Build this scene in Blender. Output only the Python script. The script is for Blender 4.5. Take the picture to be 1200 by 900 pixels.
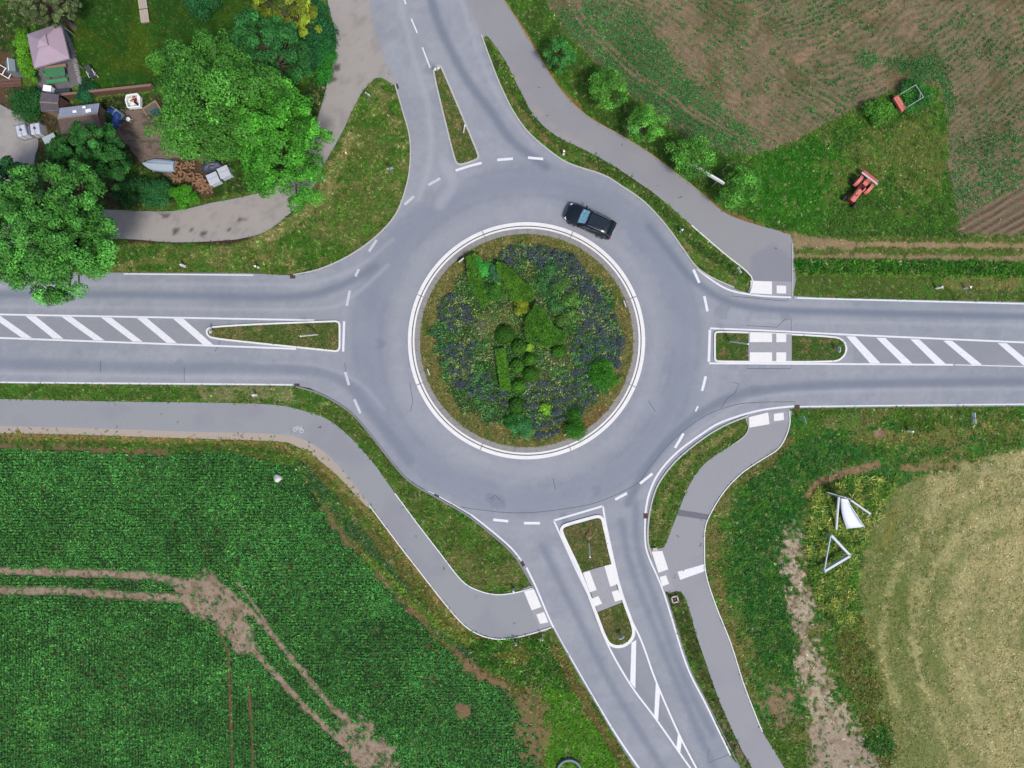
import bpy, bmesh, math, random
import numpy as np
from mathutils import Vector, Matrix, geometry
random.seed(7); rng = np.random.default_rng(7)
for o in list(bpy.data.objects): bpy.data.objects.remove(o)
SC = bpy.context.scene; COL = SC.collection
PI = math.pi; R = math.radians
# ------------------------------------------------------------------ camera, light
H = 64.0          # drone height in metres
S = 0.08          # metres per photo pixel (1200 px wide photo) on the ground
cd = bpy.data.cameras.new('camera'); cam = bpy.data.objects.new('camera', cd); COL.objects.link(cam)
cam.location = (0, 0, H); cd.lens = 24; cd.sensor_width = 36; cd.clip_end = 6000; cd.clip_start = 0.5
SC.camera = cam
w = bpy.data.worlds.new('World'); SC.world = w; w.use_nodes = True
nt = w.node_tree; sky = nt.nodes.new('ShaderNodeTexSky'); sky.sky_type = 'NISHITA'; sky.sun_disc = False
SUN_EL, SUN_AZ = R(58), R(150)
sky.sun_elevation = SUN_EL; sky.sun_rotation = SUN_AZ; sky.air_density = 1.0; sky.dust_density = 2.5
nt.links.new(sky.outputs[0], nt.nodes['Background'].inputs[0]); nt.nodes['Background'].inputs[1].default_value = 0.10
sd = bpy.data.lights.new('sun', 'SUN'); sun = bpy.data.objects.new('sun', sd); COL.objects.link(sun)
sd.energy = 1.9; sd.angle = R(9); sd.color = (1.0, 0.95, 0.88)
sun.rotation_euler = (PI/2 - SUN_EL, 0, PI - SUN_AZ)
sun.location = (30, -40, 80)
SC.view_settings.view_transform = 'Standard'; SC.view_settings.look = 'None'; SC.view_settings.gamma = 1
SC.view_settings.exposure = 1.0
# ------------------------------------------------------------------ helpers
def W(px, py, z=0.0):
    """photo pixel seen at height z -> world point"""
    k = S*(H - z)/H
    return Vector(((px-600)*k, (450-py)*k, z))
KA = 0.6
def lin(c):
    c = c/255.0
    return c/12.92 if c <= 0.04045 else ((c+0.055)/1.055)**2.4
def A(r, g, b, k=1.0):       # seen colour -> base colour
    return (lin(r)*KA*k, lin(g)*KA*k, lin(b)*KA*k)
def catmull(pts, n=8, closed=False):
    pts = [tuple(p) for p in pts]; out = []; m = len(pts)
    rngk = range(m) if closed else range(m-1)
    for i in rngk:
        if closed: p0, p1, p2, p3 = pts[(i-1) % m], pts[i], pts[(i+1) % m], pts[(i+2) % m]
        else: p0, p1, p2, p3 = pts[max(i-1, 0)], pts[i], pts[i+1], pts[min(i+2, m-1)]
        for k in range(n):
            t = k/n; a = []
            for d in range(2):
                a.append(0.5*((2*p1[d]) + (-p0[d]+p2[d])*t + (2*p0[d]-5*p1[d]+4*p2[d]-p3[d])*t*t + (-p0[d]+3*p1[d]-3*p2[d]+p3[d])*t**3))
            out.append(tuple(a))
    if not closed: out.append(pts[-1])
    return out
def tag(o, label=None, cat=None, group=None, kind=None):
    if label: o['label'] = label
    if cat: o['category'] = cat
    if group: o['group'] = group
    if kind: o['kind'] = kind
    return o
def empty(name, loc=(0, 0, 0), rz=0, label=None, cat=None, group=None, kind=None):
    o = bpy.data.objects.new(name, None); COL.objects.link(o); o.location = loc; o.rotation_euler = (0, 0, rz)
    o.empty_display_size = 0.3
    return tag(o, label, cat, group, kind)
def copy_tree(o, parent=None):
    c = o.copy(); COL.objects.link(c); c.parent = parent
    for ch in list(o.children): copy_tree(ch, c)
    return c
# ---- materials
MATS = {}
def newmat(name, color=(0.5, 0.5, 0.5), rough=0.8, metal=0.0, spec=0.3, noise=0.0, nscale=5.0, bump=0.0, bscale=40.0, attr=False, coat=0.0, transl=0.0):
    if name in MATS: return MATS[name]
    m = bpy.data.materials.new(name); m.use_nodes = True; n = m.node_tree; N = n.nodes; L = n.links
    b = N['Principled BSDF']; b.inputs['Roughness'].default_value = rough; b.inputs['Metallic'].default_value = metal
    b.inputs['Specular IOR Level'].default_value = spec; b.inputs['Coat Weight'].default_value = coat
    b.inputs['Base Color'].default_value = (*color, 1)
    src = None
    if attr:
        a = N.new('ShaderNodeAttribute'); a.attribute_name = 'col'; src = a.outputs['Color']
    if noise > 0:
        tc = N.new('ShaderNodeTexCoord'); nz = N.new('ShaderNodeTexNoise'); nz.inputs['Scale'].default_value = nscale
        nz.inputs['Detail'].default_value = 6; nz.inputs['Roughness'].default_value = 0.65
        L.new(tc.outputs['Object'], nz.inputs['Vector'])
        mr = N.new('ShaderNodeMapRange'); mr.inputs[1].default_value = 0.25; mr.inputs[2].default_value = 0.75
        mr.inputs[3].default_value = 1-noise; mr.inputs[4].default_value = 1+noise
        L.new(nz.outputs['Fac'], mr.inputs[0])
        mx = N.new('ShaderNodeVectorMath'); mx.operation = 'SCALE'
        if src: L.new(src, mx.inputs[0])
        else: mx.inputs[0].default_value = color
        L.new(mr.outputs[0], mx.inputs['Scale']); src = mx.outputs[0]
    if src: L.new(src, b.inputs['Base Color'])
    if bump > 0:
        tc = N.new('ShaderNodeTexCoord'); nz = N.new('ShaderNodeTexNoise'); nz.inputs['Scale'].default_value = bscale
        nz.inputs['Detail'].default_value = 4
        L.new(tc.outputs['Object'], nz.inputs['Vector']); bp = N.new('ShaderNodeBump'); bp.inputs['Strength'].default_value = bump
        bp.inputs['Distance'].default_value = 0.03
        L.new(nz.outputs['Fac'], bp.inputs['Height']); L.new(bp.outputs[0], b.inputs['Normal'])
    if transl > 0:
        t = N.new('ShaderNodeBsdfTranslucent'); mix = N.new('ShaderNodeMixShader'); mix.inputs[0].default_value = transl
        if src: L.new(src, t.inputs[0])
        else: t.inputs[0].default_value = (*color, 1)
        out = N['Material Output']; L.new(b.outputs[0], mix.inputs[1]); L.new(t.outputs[0], mix.inputs[2]); L.new(mix.outputs[0], out.inputs[0])
    MATS[name] = m; return m
def meshobj(name, verts, faces, mat, parent=None, smooth=False, colors=None):
    me = bpy.data.meshes.new(name); me.from_pydata([tuple(v) for v in verts], [], faces); me.validate()
    o = bpy.data.objects.new(name, me); COL.objects.link(o)
    if mat: me.materials.append(mat)
    if smooth: me.polygons.foreach_set('use_smooth', [True]*len(me.polygons))
    if colors is not None: setcol(me, colors)
    if parent: o.parent = parent
    return o
def setcol(me, c):
    at = me.attributes.new('col', 'FLOAT_COLOR', 'POINT'); c = np.asarray(c, dtype=np.float32)
    if c.shape[1] == 3: c = np.concatenate([c, np.ones((len(c), 1), np.float32)], 1)
    at.data.foreach_set('color', c.ravel())
def fastmesh(name, V, k, mat, colors=None, parent=None, faces=None):
    """V (n,3) vertices; consecutive k form a face (or faces given as (m,k))"""
    V = np.asarray(V, np.float32); me = bpy.data.meshes.new(name); me.vertices.add(len(V)); me.vertices.foreach_set('co', V.ravel())
    idx = np.arange(len(V), dtype=np.int32) if faces is None else np.asarray(faces, np.int32).ravel()
    nf = len(idx)//k; me.loops.add(len(idx)); me.loops.foreach_set('vertex_index', idx)
    me.polygons.add(nf); me.polygons.foreach_set('loop_start', np.arange(0, len(idx), k, dtype=np.int32))
    me.update(calc_edges=True)
    if colors is not None: setcol(me, colors)
    me.materials.append(mat); o = bpy.data.objects.new(name, me); COL.objects.link(o)
    if parent: o.parent = parent
    return o
class MB:
    def __init__(s): s.v = []; s.f = []
    def add(s, v, f):
        n = len(s.v); s.v += [tuple(p) for p in v]; s.f += [tuple(i+n for i in q) for q in f]; return s
    def box(s, c, d, rz=0, rx=0, ry=0, bev=0.0):
        M = Matrix.Translation(c) @ Matrix.Rotation(rz, 4, 'Z') @ Matrix.Rotation(ry, 4, 'Y') @ Matrix.Rotation(rx, 4, 'X')
        x, y, z = d[0]/2, d[1]/2, d[2]/2
        if bev <= 0:
            v = [(-x, -y, -z), (x, -y, -z), (x, y, -z), (-x, y, -z), (-x, -y, z), (x, -y, z), (x, y, z), (-x, y, z)]
            f = [(3, 2, 1, 0), (4, 5, 6, 7), (0, 1, 5, 4), (1, 2, 6, 5), (2, 3, 7, 6), (3, 0, 4, 7)]
        else:
            b = min(bev, x*.9, y*.9, z*.9); v = []; f = []
            def ring(ix, iy, zz): return [(-ix, -iy+0, zz), (ix, -iy, zz), (ix, iy, zz), (-ix, iy, zz)]
            def ring8(X, Y, zz, b): return [(-X+b, -Y, zz), (X-b, -Y, zz), (X, -Y+b, zz), (X, Y-b, zz), (X-b, Y, zz), (-X+b, Y, zz), (-X, Y-b, zz), (-X, -Y+b, zz)]
            for (X, Y, zz) in ((x-b, y-b, -z), (x, y, -z+b), (x, y, z-b), (x-b, y-b, z)): v += ring8(X, Y, zz, b if X == x else b*.5)
            for r in range(3):
                for i in range(8): f.append((r*8+i, r*8+(i+1) % 8, r*8+8+(i+1) % 8, r*8+8+i))
            f.append(tuple(range(7, -1, -1))); f.append(tuple(range(24, 32)))
        return s.add([M @ Vector(p) for p in v], f)
    def tube(s, a, b, r0, r1=None, n=10, cap=True):
        a = Vector(a); b = Vector(b); r1 = r0 if r1 is None else r1; d = (b-a)
        if d.length < 1e-6: return s
        q = d.to_track_quat('Z', 'Y'); v = []
        for p, r in ((a, r0), (b, r1)):
            for i in range(n):
                t = 2*PI*i/n; v.append(p + q @ Vector((r*math.cos(t), r*math.sin(t), 0)))
        f = [(i, (i+1) % n, n+(i+1) % n, n+i) for i in range(n)]
        if cap: f += [tuple(range(n-1, -1, -1)), tuple(range(n, 2*n))]
        return s.add(v, f)
    def lathe(s, prof, n=20, c=(0, 0, 0)):
        v = []; f = []
        for (r, z) in prof:
            for i in range(n): v.append((c[0]+r*math.cos(2*PI*i/n), c[1]+r*math.sin(2*PI*i/n), c[2]+z))
        for j in range(len(prof)-1):
            for i in range(n): f.append((j*n+i, j*n+(i+1) % n, (j+1)*n+(i+1) % n, (j+1)*n+i))
        f.append(tuple(range(n-1, -1, -1))); f.append(tuple(range((len(prof)-1)*n, len(prof)*n)))
        return s.add(v, f)
    def prism(s, poly, z0, z1):
        n = len(poly); v = [(p[0], p[1], z0) for p in poly] + [(p[0], p[1], z1) for p in poly]
        ar = sum(poly[i][0]*poly[(i+1) % n][1]-poly[(i+1) % n][0]*poly[i][1] for i in range(n))
        f = [(i, (i+1) % n, n+(i+1) % n, n+i) for i in range(n)] + [tuple(range(n-1, -1, -1)), tuple(range(n, 2*n))]
        if ar < 0: f = [tuple(reversed(q)) for q in f]
        return s.add(v, f)
    def build(s, name, mat, parent=None, smooth=False): return meshobj(name, s.v, s.f, mat, parent, smooth)
# ------------------------------------------------------------------ raster canvases (photo pixel space, 2 samples per pixel)
X0, Y0, X1, Y1, Q = -60, -60, 1260, 960, 2
CW, CH = (X1-X0)*Q, (Y1-Y0)*Q
def mask_poly(pts, soft=0):
    m = np.zeros((CH, CW), np.float32); P = [((x-X0)*Q, (y-Y0)*Q) for x, y in pts]; n = len(P)
    ymin = max(0, int(min(p[1] for p in P))); ymax = min(CH-1, int(max(p[1] for p in P))+1)
    a = np.array(P); b = np.roll(a, -1, 0)
    for y in range(ymin, ymax+1):
        yy = y+0.5; c = (a[:, 1] <= yy) != (b[:, 1] <= yy)
        if not c.any(): continue
        xs = np.sort(a[c, 0]+(yy-a[c, 1])*(b[c, 0]-a[c, 0])/(b[c, 1]-a[c, 1]))
        for k in range(0, len(xs)-1, 2):
            i0 = max(0, int(round(xs[k]))); i1 = min(CW, int(round(xs[k+1])))
            if i1 > i0: m[y, i0:i1] = 1
    return blur(m, soft) if soft else m
def blur1(m, r, ax):
    r = int(max(1, r)); p = [(0, 0), (0, 0)]; p[ax] = (r+1, r); c = np.cumsum(np.pad(m, p, mode='edge'), axis=ax, dtype=np.float64)
    n = m.shape[ax]; hi = np.take(c, range(2*r+1, 2*r+1+n), axis=ax); lo = np.take(c, range(0, n), axis=ax)
    return ((hi-lo)/(2*r+1)).astype(np.float32)
def bbox(m, pad=0):
    ry = np.flatnonzero(m.any(1)); rx = np.flatnonzero(m.any(0))
    if len(ry) == 0: return (slice(0, 1), slice(0, 1))
    return (slice(max(0, ry[0]-pad), min(CH, ry[-1]+pad+1)), slice(max(0, rx[0]-pad), min(CW, rx[-1]+pad+1)))
def blur(m, r):
    b = bbox(m, int(2*r*Q)+4); c = m[b]
    for _ in range(2): c = blur1(blur1(c, r*Q/2, 0), r*Q/2, 1)
    c[c < 1e-4] = 0
    o = np.zeros_like(m); o[b] = c; return o
def mask_line(pts, wd, soft=1.0):
    m = np.zeros((CH, CW), np.float32)
    for (x0, y0), (x1, y1) in zip(pts[:-1], pts[1:]):
        e = wd/2+soft+1
        ia, ib = int((min(x0, x1)-e-X0)*Q), int((max(x0, x1)+e-X0)*Q)+1; ja, jb = int((min(y0, y1)-e-Y0)*Q), int((max(y0, y1)+e-Y0)*Q)+1
        ia, ja = max(0, ia), max(0, ja); ib, jb = min(CW, ib), min(CH, jb)
        if ib <= ia or jb <= ja: continue
        xx = np.arange(ia, ib)/Q+X0; yy = (np.arange(ja, jb)/Q+Y0)[:, None]
        dx, dy = x1-x0, y1-y0; L2 = dx*dx+dy*dy+1e-9
        t = np.clip(((xx-x0)*dx+(yy-y0)*dy)/L2, 0, 1); d = np.hypot(xx-x0-t*dx, yy-y0-t*dy)
        v = np.clip((wd/2+soft-d)/(2*soft), 0, 1); m[ja:jb, ia:ib] = np.maximum(m[ja:jb, ia:ib], v)
    return m
def mask_blob(x, y, rx, ry=None, rot=0):
    ry = ry or rx
    pts = [(x+rx*math.cos(t)*math.cos(rot)-ry*math.sin(t)*math.sin(rot), y+rx*math.cos(t)*math.sin(rot)+ry*math.sin(t)*math.cos(rot)) for t in [2*PI*i/24 for i in range(24)]]
    return mask_poly(pts)
def vnoise(cell, seed, stretch=(1, 1)):
    r = np.random.default_rng(seed); cx, cy = cell*Q*stretch[0], cell*Q*stretch[1]
    nx, ny = int(CW/cx)+3, int(CH/cy)+3; g = r.random((ny, nx), dtype=np.float32)
    fx = np.arange(CW)/cx; fy = np.arange(CH)/cy; ix = fx.astype(int); iy = fy.astype(int)
    tx = (fx-ix).astype(np.float32); ty = (fy-iy).astype(np.float32); tx = tx*tx*(3-2*tx); ty = ty*ty*(3-2*ty)
    row = g[:, ix]*(1-tx)+g[:, ix+1]*tx
    return row[iy]*(1-ty)[:, None]+row[iy+1]*ty[:, None]
def fbm(cell, seed, oct=4, stretch=(1, 1)):
    s = 0; a = 1; t = 0
    for i in range(oct):
        if cell/(2**i) < 0.6: break
        s = s+a*vnoise(cell/(2**i), seed+i*17, stretch); t += a; a *= 0.6
    s = s/t; return (s-s.mean())/(s.std()*4)+0.5      # roughly 0..1
def sstep(x, a, b):
    t = np.clip((x-a)/(b-a), 0, 1); return t*t*(3-2*t)
NZ1, NZ2, NZ3, NZ4 = fbm(14, 1), fbm(45, 2), fbm(5, 3, 3), fbm(140, 4)
NZE = (NZ1*.8+NZ3*.7+fbm(2.2, 8, 2)*.5)/2*1.6-.3
def rag(m, soft=5, amp=0.9, nz=None, k=0.24):
    c = blur(m, soft*1.3); s = bbox(c); nz = NZE if nz is None else nz; o = np.zeros_like(m); q = c[s]
    o[s] = sstep(q+(nz[s]-0.5)*np.float32(amp), 0.5-k, 0.5+k)*(q > 0.01); return o
def samp(c, px, py):
    i = np.clip(((np.asarray(px)-X0)*Q).astype(int), 0, CW-1); j = np.clip(((np.asarray(py)-Y0)*Q).astype(int), 0, CH-1)
    return c[j, i]
XX = (np.arange(CW)/Q+X0).astype(np.float32)[None, :]; YY = (np.arange(CH)/Q+Y0).astype(np.float32)[:, None]
# ------------------------------------------------------------------ outlines (photo pixels)
road_out = [(430, -60), (433, 0), (441, 40), (455, 80), (463, 99), (472, 130), (480, 160), (481, 187), (477, 216), (464, 251), (440, 278), (408, 300.5), (373, 316), (344, 322.5), (280, 320), (144, 319.5), (0, 317.8), (-45, 317.2), (-60, 317),
            (-60, 448), (-45, 448.2), (0, 449), (230, 451.5), (347, 452.5), (374, 461), (401, 476), (417, 489), (438, 514), (459, 541), (480, 564), (512, 583), (549, 604), (581, 629), (602, 649), (614, 667), (627, 690), (646, 734), (673, 780), (701, 828), (726, 870), (765, 930), (780, 960),
            (900, 960), (868, 900), (857, 886), (829, 825), (806, 778), (780, 695), (763, 655), (759, 633), (760, 604), (767, 577), (777, 557), (795, 536.5), (822, 514.5), (848, 498.5), (874, 488), (900, 481.5), (933, 478.5), (1060, 477), (1200, 475.9), (1245, 475.6), (1260, 475.5),
            (1260, 356), (1245, 355.5), (1200, 354), (1060, 351), (960, 348.5), (928, 346.5), (887, 345), (860, 338), (833, 326), (815, 312), (801, 293), (780, 264), (755, 237), (728, 218), (706, 205), (666, 191.5), (640, 174), (617, 153), (601, 130), (588, 104), (577, 77), (564, 41), (555, 20), (543, -5), (530, -60)]
lane_out = [(383, -60), (384, 0), (391, 30), (394, 55), (383, 99), (378, 120), (368, 150), (350, 190), (310, 222), (278, 232), (246, 238), (202, 247.5), (137, 246), (90, 244), (60, 236), (46, 215), (40, 190), (45, 165), (30, 142), (10, 128), (-60, 110),
            (-60, 285), (60, 282), (145, 280), (202, 284), (260, 282), (285, 279), (312, 271), (341, 249), (362, 229), (380, 193), (401, 155), (420, 115), (436, 95), (447, 91), (466, 99), (470, 60), (460, 0), (455, -60)]
npath_out = [(525, -60), (538, 0), (563, 44), (572, 43), (593, 73), (607, 101), (626, 136), (653, 160), (688, 177), (720, 195), (747, 213), (771, 230), (807, 261), (847, 296), (880, 324), (879, 347), (928.5, 348), (928.5, 283), (919, 273), (892, 265), (860, 254.5), (838, 241), (813, 219), (787, 199), (760, 179), (728, 159), (688, 136), (656, 104), (627, 58), (601, 16), (588, -4), (560, -60)]
swpath_out = [(-60, 466.5), (-45, 466.8), (0, 467.5), (133, 470.5), (260, 472), (323, 474.5), (358, 482), (385, 492), (411, 513), (438, 543), (462, 577), (488, 612), (515, 647), (541, 680), (560, 691.5), (581, 696.5), (603, 694.5), (628, 688), (648, 733),
              (613, 744.5), (587, 748), (565, 744), (544, 732), (520, 705), (493, 670.5), (467, 637), (437, 596), (403, 553), (377, 527), (350, 513), (323, 508.5), (230, 506), (80, 501), (-45, 498.3), (-60, 498)]
sepath_out = [(876.5, 486), (877, 502), (871, 512), (857, 522), (839, 533), (823, 546), (809, 566), (798, 591), (788, 617), (777, 642), (761, 645), (778, 692), (798, 693), (809, 718), (815, 741), (827, 776), (841, 816), (856, 851), (870, 880), (881, 900), (905, 960),
              (945, 960), (919, 900), (893, 857), (884, 836), (870, 799), (855.5, 753), (838, 709), (827, 672), (825, 640), (826, 620), (831, 604), (847, 577), (868, 554.5), (889, 540), (911, 526), (921, 510), (925, 495), (924.5, 479)]
ICX, ICY = 617, 399.3
cm = lambda p: mask_poly(catmull(p, 3, True))
M_road = cm(road_out); M_lane = cm(lane_out)
M_path = np.maximum(np.maximum(cm(npath_out), cm(swpath_out)), cm(sepath_out))
M_hard = np.maximum(np.maximum(M_road, M_lane), M_path)
# ------------------------------------------------------------------ ground colours: what grows or lies where
G = np.zeros((CH, CW, 3), np.float32); G[:] = A(78, 104, 40)
DEN = np.full((CH, CW), 1.0, np.float32)      # grass density
HGT = np.full((CH, CW), 1.0, np.float32)      # grass height factor
def lay(wt, col, den=None, hgt=None):
    global G, DEN, HGT
    s = bbox(wt); wt = wt[s].astype(np.float32); G[s] += wt[..., None]*(np.array(col, np.float32)-G[s])
    if den is not None: DEN[s] += wt*(den-DEN[s])
    if hgt is not None: HGT[s] += wt*(hgt-HGT[s])
FULL = np.ones((CH, CW), np.float32)
# meadow mottling everywhere: fresh green against olive and straw
lay(sstep(NZ2, .35, .75), A(62, 98, 28)); lay(sstep(NZ1*.6+NZ3*.4, .55, .8)*.6, A(112, 112, 62)); lay(sstep(fbm(20, 31), .62, .82)*.8, A(48, 100, 24))
lay(sstep(fbm(9, 33), .7, .9)*.6, A(132, 124, 80))
# north-east grass, garden lawn, verges
ne = mask_poly([(595, 0), (640, 0), (660, 40), (720, 95), (800, 160), (880, 185), (960, 165), (1010, 130), (1075, 100), (1110, 130), (1112, 200), (1140, 280), (925, 278), (880, 262), (800, 210), (690, 138), (640, 75)])
lay(blur(ne, 6), A(56, 92, 30)); lay(blur(mask_poly([(890, 175), (970, 160), (1000, 190), (960, 270), (900, 262), (860, 240)]), 14), A(44, 100, 22))
lay(rag(mask_poly([(990, 165), (1110, 140), (1120, 190), (1075, 240), (1030, 200), (985, 240), (975, 200)]), 20, 1.3)*.75, A(100, 108, 52), hgt=.7)
lay(blur(mask_poly([(600, 0), (632, -5), (668, 60), (760, 140), (850, 200), (880, 262), (790, 200), (690, 136)]), 5)*.6, A(62, 84, 30))
lawn = mask_poly([(78, -60), (320, -60), (320, 40), (260, 90), (180, 104), (95, 108), (90, 60), (78, 30)])
lay(blur(lawn, 2), A(38, 74, 18), den=.9, hgt=.35); lay(blur(lawn, 4)*sstep(NZ2, .4, .8)*.8, A(64, 86, 14)); lay(blur(lawn, 3)*sstep(NZ1, .55, .8)*.5, A(30, 84, 20))
nwv = mask_poly([(150, 283), (270, 285), (345, 245), (385, 195), (436, 96), (463, 100), (480, 190), (440, 278), (345, 322), (140, 318)])
lay(blur(nwv, 2), A(86, 104, 46)); lay(blur(nwv, 2)*sstep(NZ2, .4, .65)*.9, A(54, 96, 26)); lay(blur(nwv, 2)*sstep(fbm(12, 40, 3, (1.6, .8)), .55, .8)*.7, A(124, 120, 72))
lay(rag(mask_line([(150, 281), (265, 283), (300, 274), (340, 246), (366, 222)], 7), 3, .8), A(66, 54, 40), den=.35)
lay(rag(mask_line([(300, 283), (340, 262), (375, 235), (395, 195), (412, 160)], 12), 5, .8)*.7, A(148, 140, 92), hgt=1.3)
lay(blur(mask_line([(180, 316), (340, 316), (405, 296), (436, 274)], 7), 2)*.5, A(64, 90, 24), hgt=.5)
# strips
lay(rag(mask_poly([(-60, 452), (350, 456), (380, 466), (360, 478), (320, 471), (-60, 464)]), 2, .5), A(64, 96, 34), hgt=.8)
lay(rag(mask_poly([(234, 452), (335, 452), (350, 470), (236, 470)]), 4, 2.2)*.7, A(130, 126, 88), den=.6)
lay(rag(mask_poly([(350, 455), (420, 495), (450, 535), (520, 595), (600, 655), (622, 690), (560, 690), (500, 620), (430, 525), (380, 480)]), 3, .6)*.8, A(70, 92, 36))
lay(rag(mask_line([(540, 660), (570, 680), (600, 670)], 24), 8, .9)*.6, A(110, 108, 62))
lay(rag(mask_line([(570, 55), (600, 105), (640, 155), (700, 190), (760, 228), (820, 290), (872, 325)], 12), 2, .5), A(58, 84, 30), hgt=1.1)
lay(rag(mask_line([(590, 95), (612, 135), (650, 172), (700, 200)], 4), 2, .9)*.7, A(116, 96, 62), den=.6)
# brown verge edges along the paths
for pts, c in (([(590, 0), (627, 58), (656, 104), (688, 137), (760, 180), (838, 242), (892, 266), (930, 276)], A(126, 104, 60)),):
    lay(rag(mask_line(pts, 5), 2, 1.0), c, den=.4)
# south-west crop field
crop_poly = [(-60, 524), (60, 527), (150, 530), (260, 529), (300, 536), (345, 548), (365, 575), (380, 600), (400, 628), (430, 660), (470, 700), (514, 753), (560, 790), (600, 812), (628, 850), (635, 900), (640, 960), (-60, 960)]
M_crop = rag(mask_poly(crop_poly), 3, .5, k=.2)
strip = mask_poly([(-60, 508), (323, 516), (400, 562), (440, 610), (545, 740), (640, 742), (740, 900), (760, 960), (640, 960), (630, 850), (575, 800), (514, 753), (400, 628), (345, 548), (260, 529), (-60, 524)])
lay(blur(strip, 3), A(92, 94, 44)); lay(rag(mask_line([(-60, 512), (323, 517), (376, 543), (432, 600), (540, 735)], 9), 3, .8), A(128, 116, 66), hgt=1.2)
lay(rag(mask_line([(-60, 521), (100, 522), (300, 527), (350, 545), (385, 585)], 10), 4, .8), A(66, 96, 34), hgt=1.4)
lay(rag(mask_line([(355, 548), (395, 595), (430, 640), (470, 690), (520, 745), (560, 775)], 15), 6, .9)*.85, A(44, 88, 50), den=1.3, hgt=1.3)
lay(rag(mask_line([(430, 655), (480, 705), (530, 745), (585, 765)], 12), 5, .9)*.8, A(104, 124, 44), hgt=1.5)
lay(rag(mask_poly([(550, 750), (640, 745), (672, 800), (660, 830), (600, 800), (560, 780)]), 5, .9), A(44, 88, 28), den=1.5, hgt=1.6)
lay(rag(mask_poly([(635, 800), (680, 815), (735, 900), (740, 960), (640, 960), (636, 860)]), 6, .7), A(72, 124, 28), den=1.4, hgt=1.1)
lay(rag(mask_line([(650, 760), (690, 830), (730, 895)], 10), 4, .9), A(104, 94, 52))
lay(rag(mask_blob(600, 768, 22, 12), 7, 1.6)*.7, A(124, 120, 58), hgt=1.3)
soil = A(150, 132, 114); soil_d = A(116, 94, 74)
lay(M_crop, A(30, 54, 26), den=0, hgt=1)
NOCROP = np.zeros((CH, CW), np.float32)
def bare(m, soft=3, amp=.7, col=soil, k=.42, dark=soil_d):
    global NOCROP
    r = rag(m, soft, amp*1.2, NZE*.6+NZ3*.4, k)
    lay(r, col, den=.02); lay(r*sstep(fbm(8, 330, 3), .5, .75)*.6, dark); lay(r*sstep(fbm(5, 331, 3), .55, .85)*.5, tuple(c_*1.25 for c_ in col)); NOCROP = np.maximum(NOCROP, r)
bare(mask_line([(-60, 668), (0, 669), (100, 672), (180, 675), (222, 685)], 8), 3, .4)
bare(mask_line([(-60, 690), (0, 692), (80, 693), (150, 698), (215, 702), (250, 715)], 9), 3, .4)
bare(mask_poly([(205, 690), (238, 668), (262, 690), (290, 715), (300, 760), (280, 765), (250, 728), (210, 708)]), 6, 1.1)
bare(mask_line(catmull([(245, 675), (288, 712), (325, 752), (366, 802), (395, 835), (409, 845)], 5), 7), 3, .5)
bare(mask_line(catmull([(247, 722), (272, 738), (296, 762), (322, 790), (357, 828), (409, 878), (430, 895)], 5), 7), 3, .5)
bare(mask_line([(279, 683), (300, 712), (317, 739)], 2.5), 2, .5, dark=soil_d)
for l in ([(256, 738), (267, 764), (270, 830), (273, 960)], [(291, 800), (294, 840), (299, 960)]): bare(mask_line(l, 3.5), 1.5, .3, col=A(106, 82, 60))
bare(mask_poly([(400, 840), (430, 850), (462, 880), (470, 930), (440, 930), (405, 880)]), 8, 1.5)
bare(mask_line(catmull([(379, 597), (405, 634), (440, 672), (480, 713), (520, 752), (560, 782)], 5), 3.2), 3, 1.3, col=A(112, 96, 66))
bare(mask_line([(545, 778), (575, 798), (592, 802)], 9), 5, 1.4, col=A(126, 104, 76)); bare(mask_blob(541, 833, 8, 9), 3, 1.2, col=A(128, 104, 78))
bare(mask_poly([(600, 820), (632, 800), (640, 850), (630, 900), (615, 880)]), 8, 2.2, col=A(116, 104, 66))
bare(mask_line([(60, 524), (110, 527), (200, 531)], 4), 3, 1.2, col=A(112, 92, 66)); bare(mask_line([(-60, 521), (20, 523), (50, 527)], 4), 3, 1.2, col=A(112, 92, 66))
sp = sstep(fbm(4.5, 51, 3), .82, .95)*M_crop*sstep(fbm(70, 52), .42, .6)*.8; lay(sp, A(100, 84, 64), den=0); NOCROP = np.maximum(NOCROP, sp)
# north-east field of weeds between furrows
nef = mask_poly([(640, -60), (640, 0), (665, 40), (720, 95), (765, 130), (800, 160), (850, 180), (890, 178), (930, 165), (1000, 128), (1040, 108), (1100, 95), (1112, 140), (1112, 200), (1130, 275), (1260, 275), (1260, -60)])
M_ne = rag(nef, 5, .5)
wob = (NZ4-.5)*30
left = sstep(XX-(850+(YY)*1.25)+wob*.6, 6, -6)     # 1 on the left block of furrows
uL = (XX*0.60-YY*0.80)+wob*.5; uR = (XX*0.50+YY*0.866)+wob*1.0+((XX-1050)/160)**2*14
def rows(sp, seed): return (0.5+0.5*np.cos(2*PI*uL/sp))*left+(0.5+0.5*np.cos(2*PI*uR/sp))*(1-left)
row = rows(7.4, 1)
lay(M_ne, A(126, 115, 90), den=0); lay(M_ne*(1-row)**2*.35, A(104, 86, 64)); lay(M_ne*sstep(NZ2, .4, .8)*.7, A(140, 118, 96)); lay(M_ne*sstep(NZ3, .45, .8)*.35, A(96, 86, 60))
lay(M_ne*rag(mask_line([(935, 70), (1000, 25), (1050, 5)], 9), 4, .8)*.8, A(148, 122, 96)); lay(M_ne*sstep(fbm(30, 66), .62, .8)*.5, A(96, 84, 52))
NEW = np.clip(.10+.55*sstep(fbm(11, 61), .45, .85)+.32*sstep(fbm(60, 62), .4, .7), 0, 1)*(.06+1.5*row**4)
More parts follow.
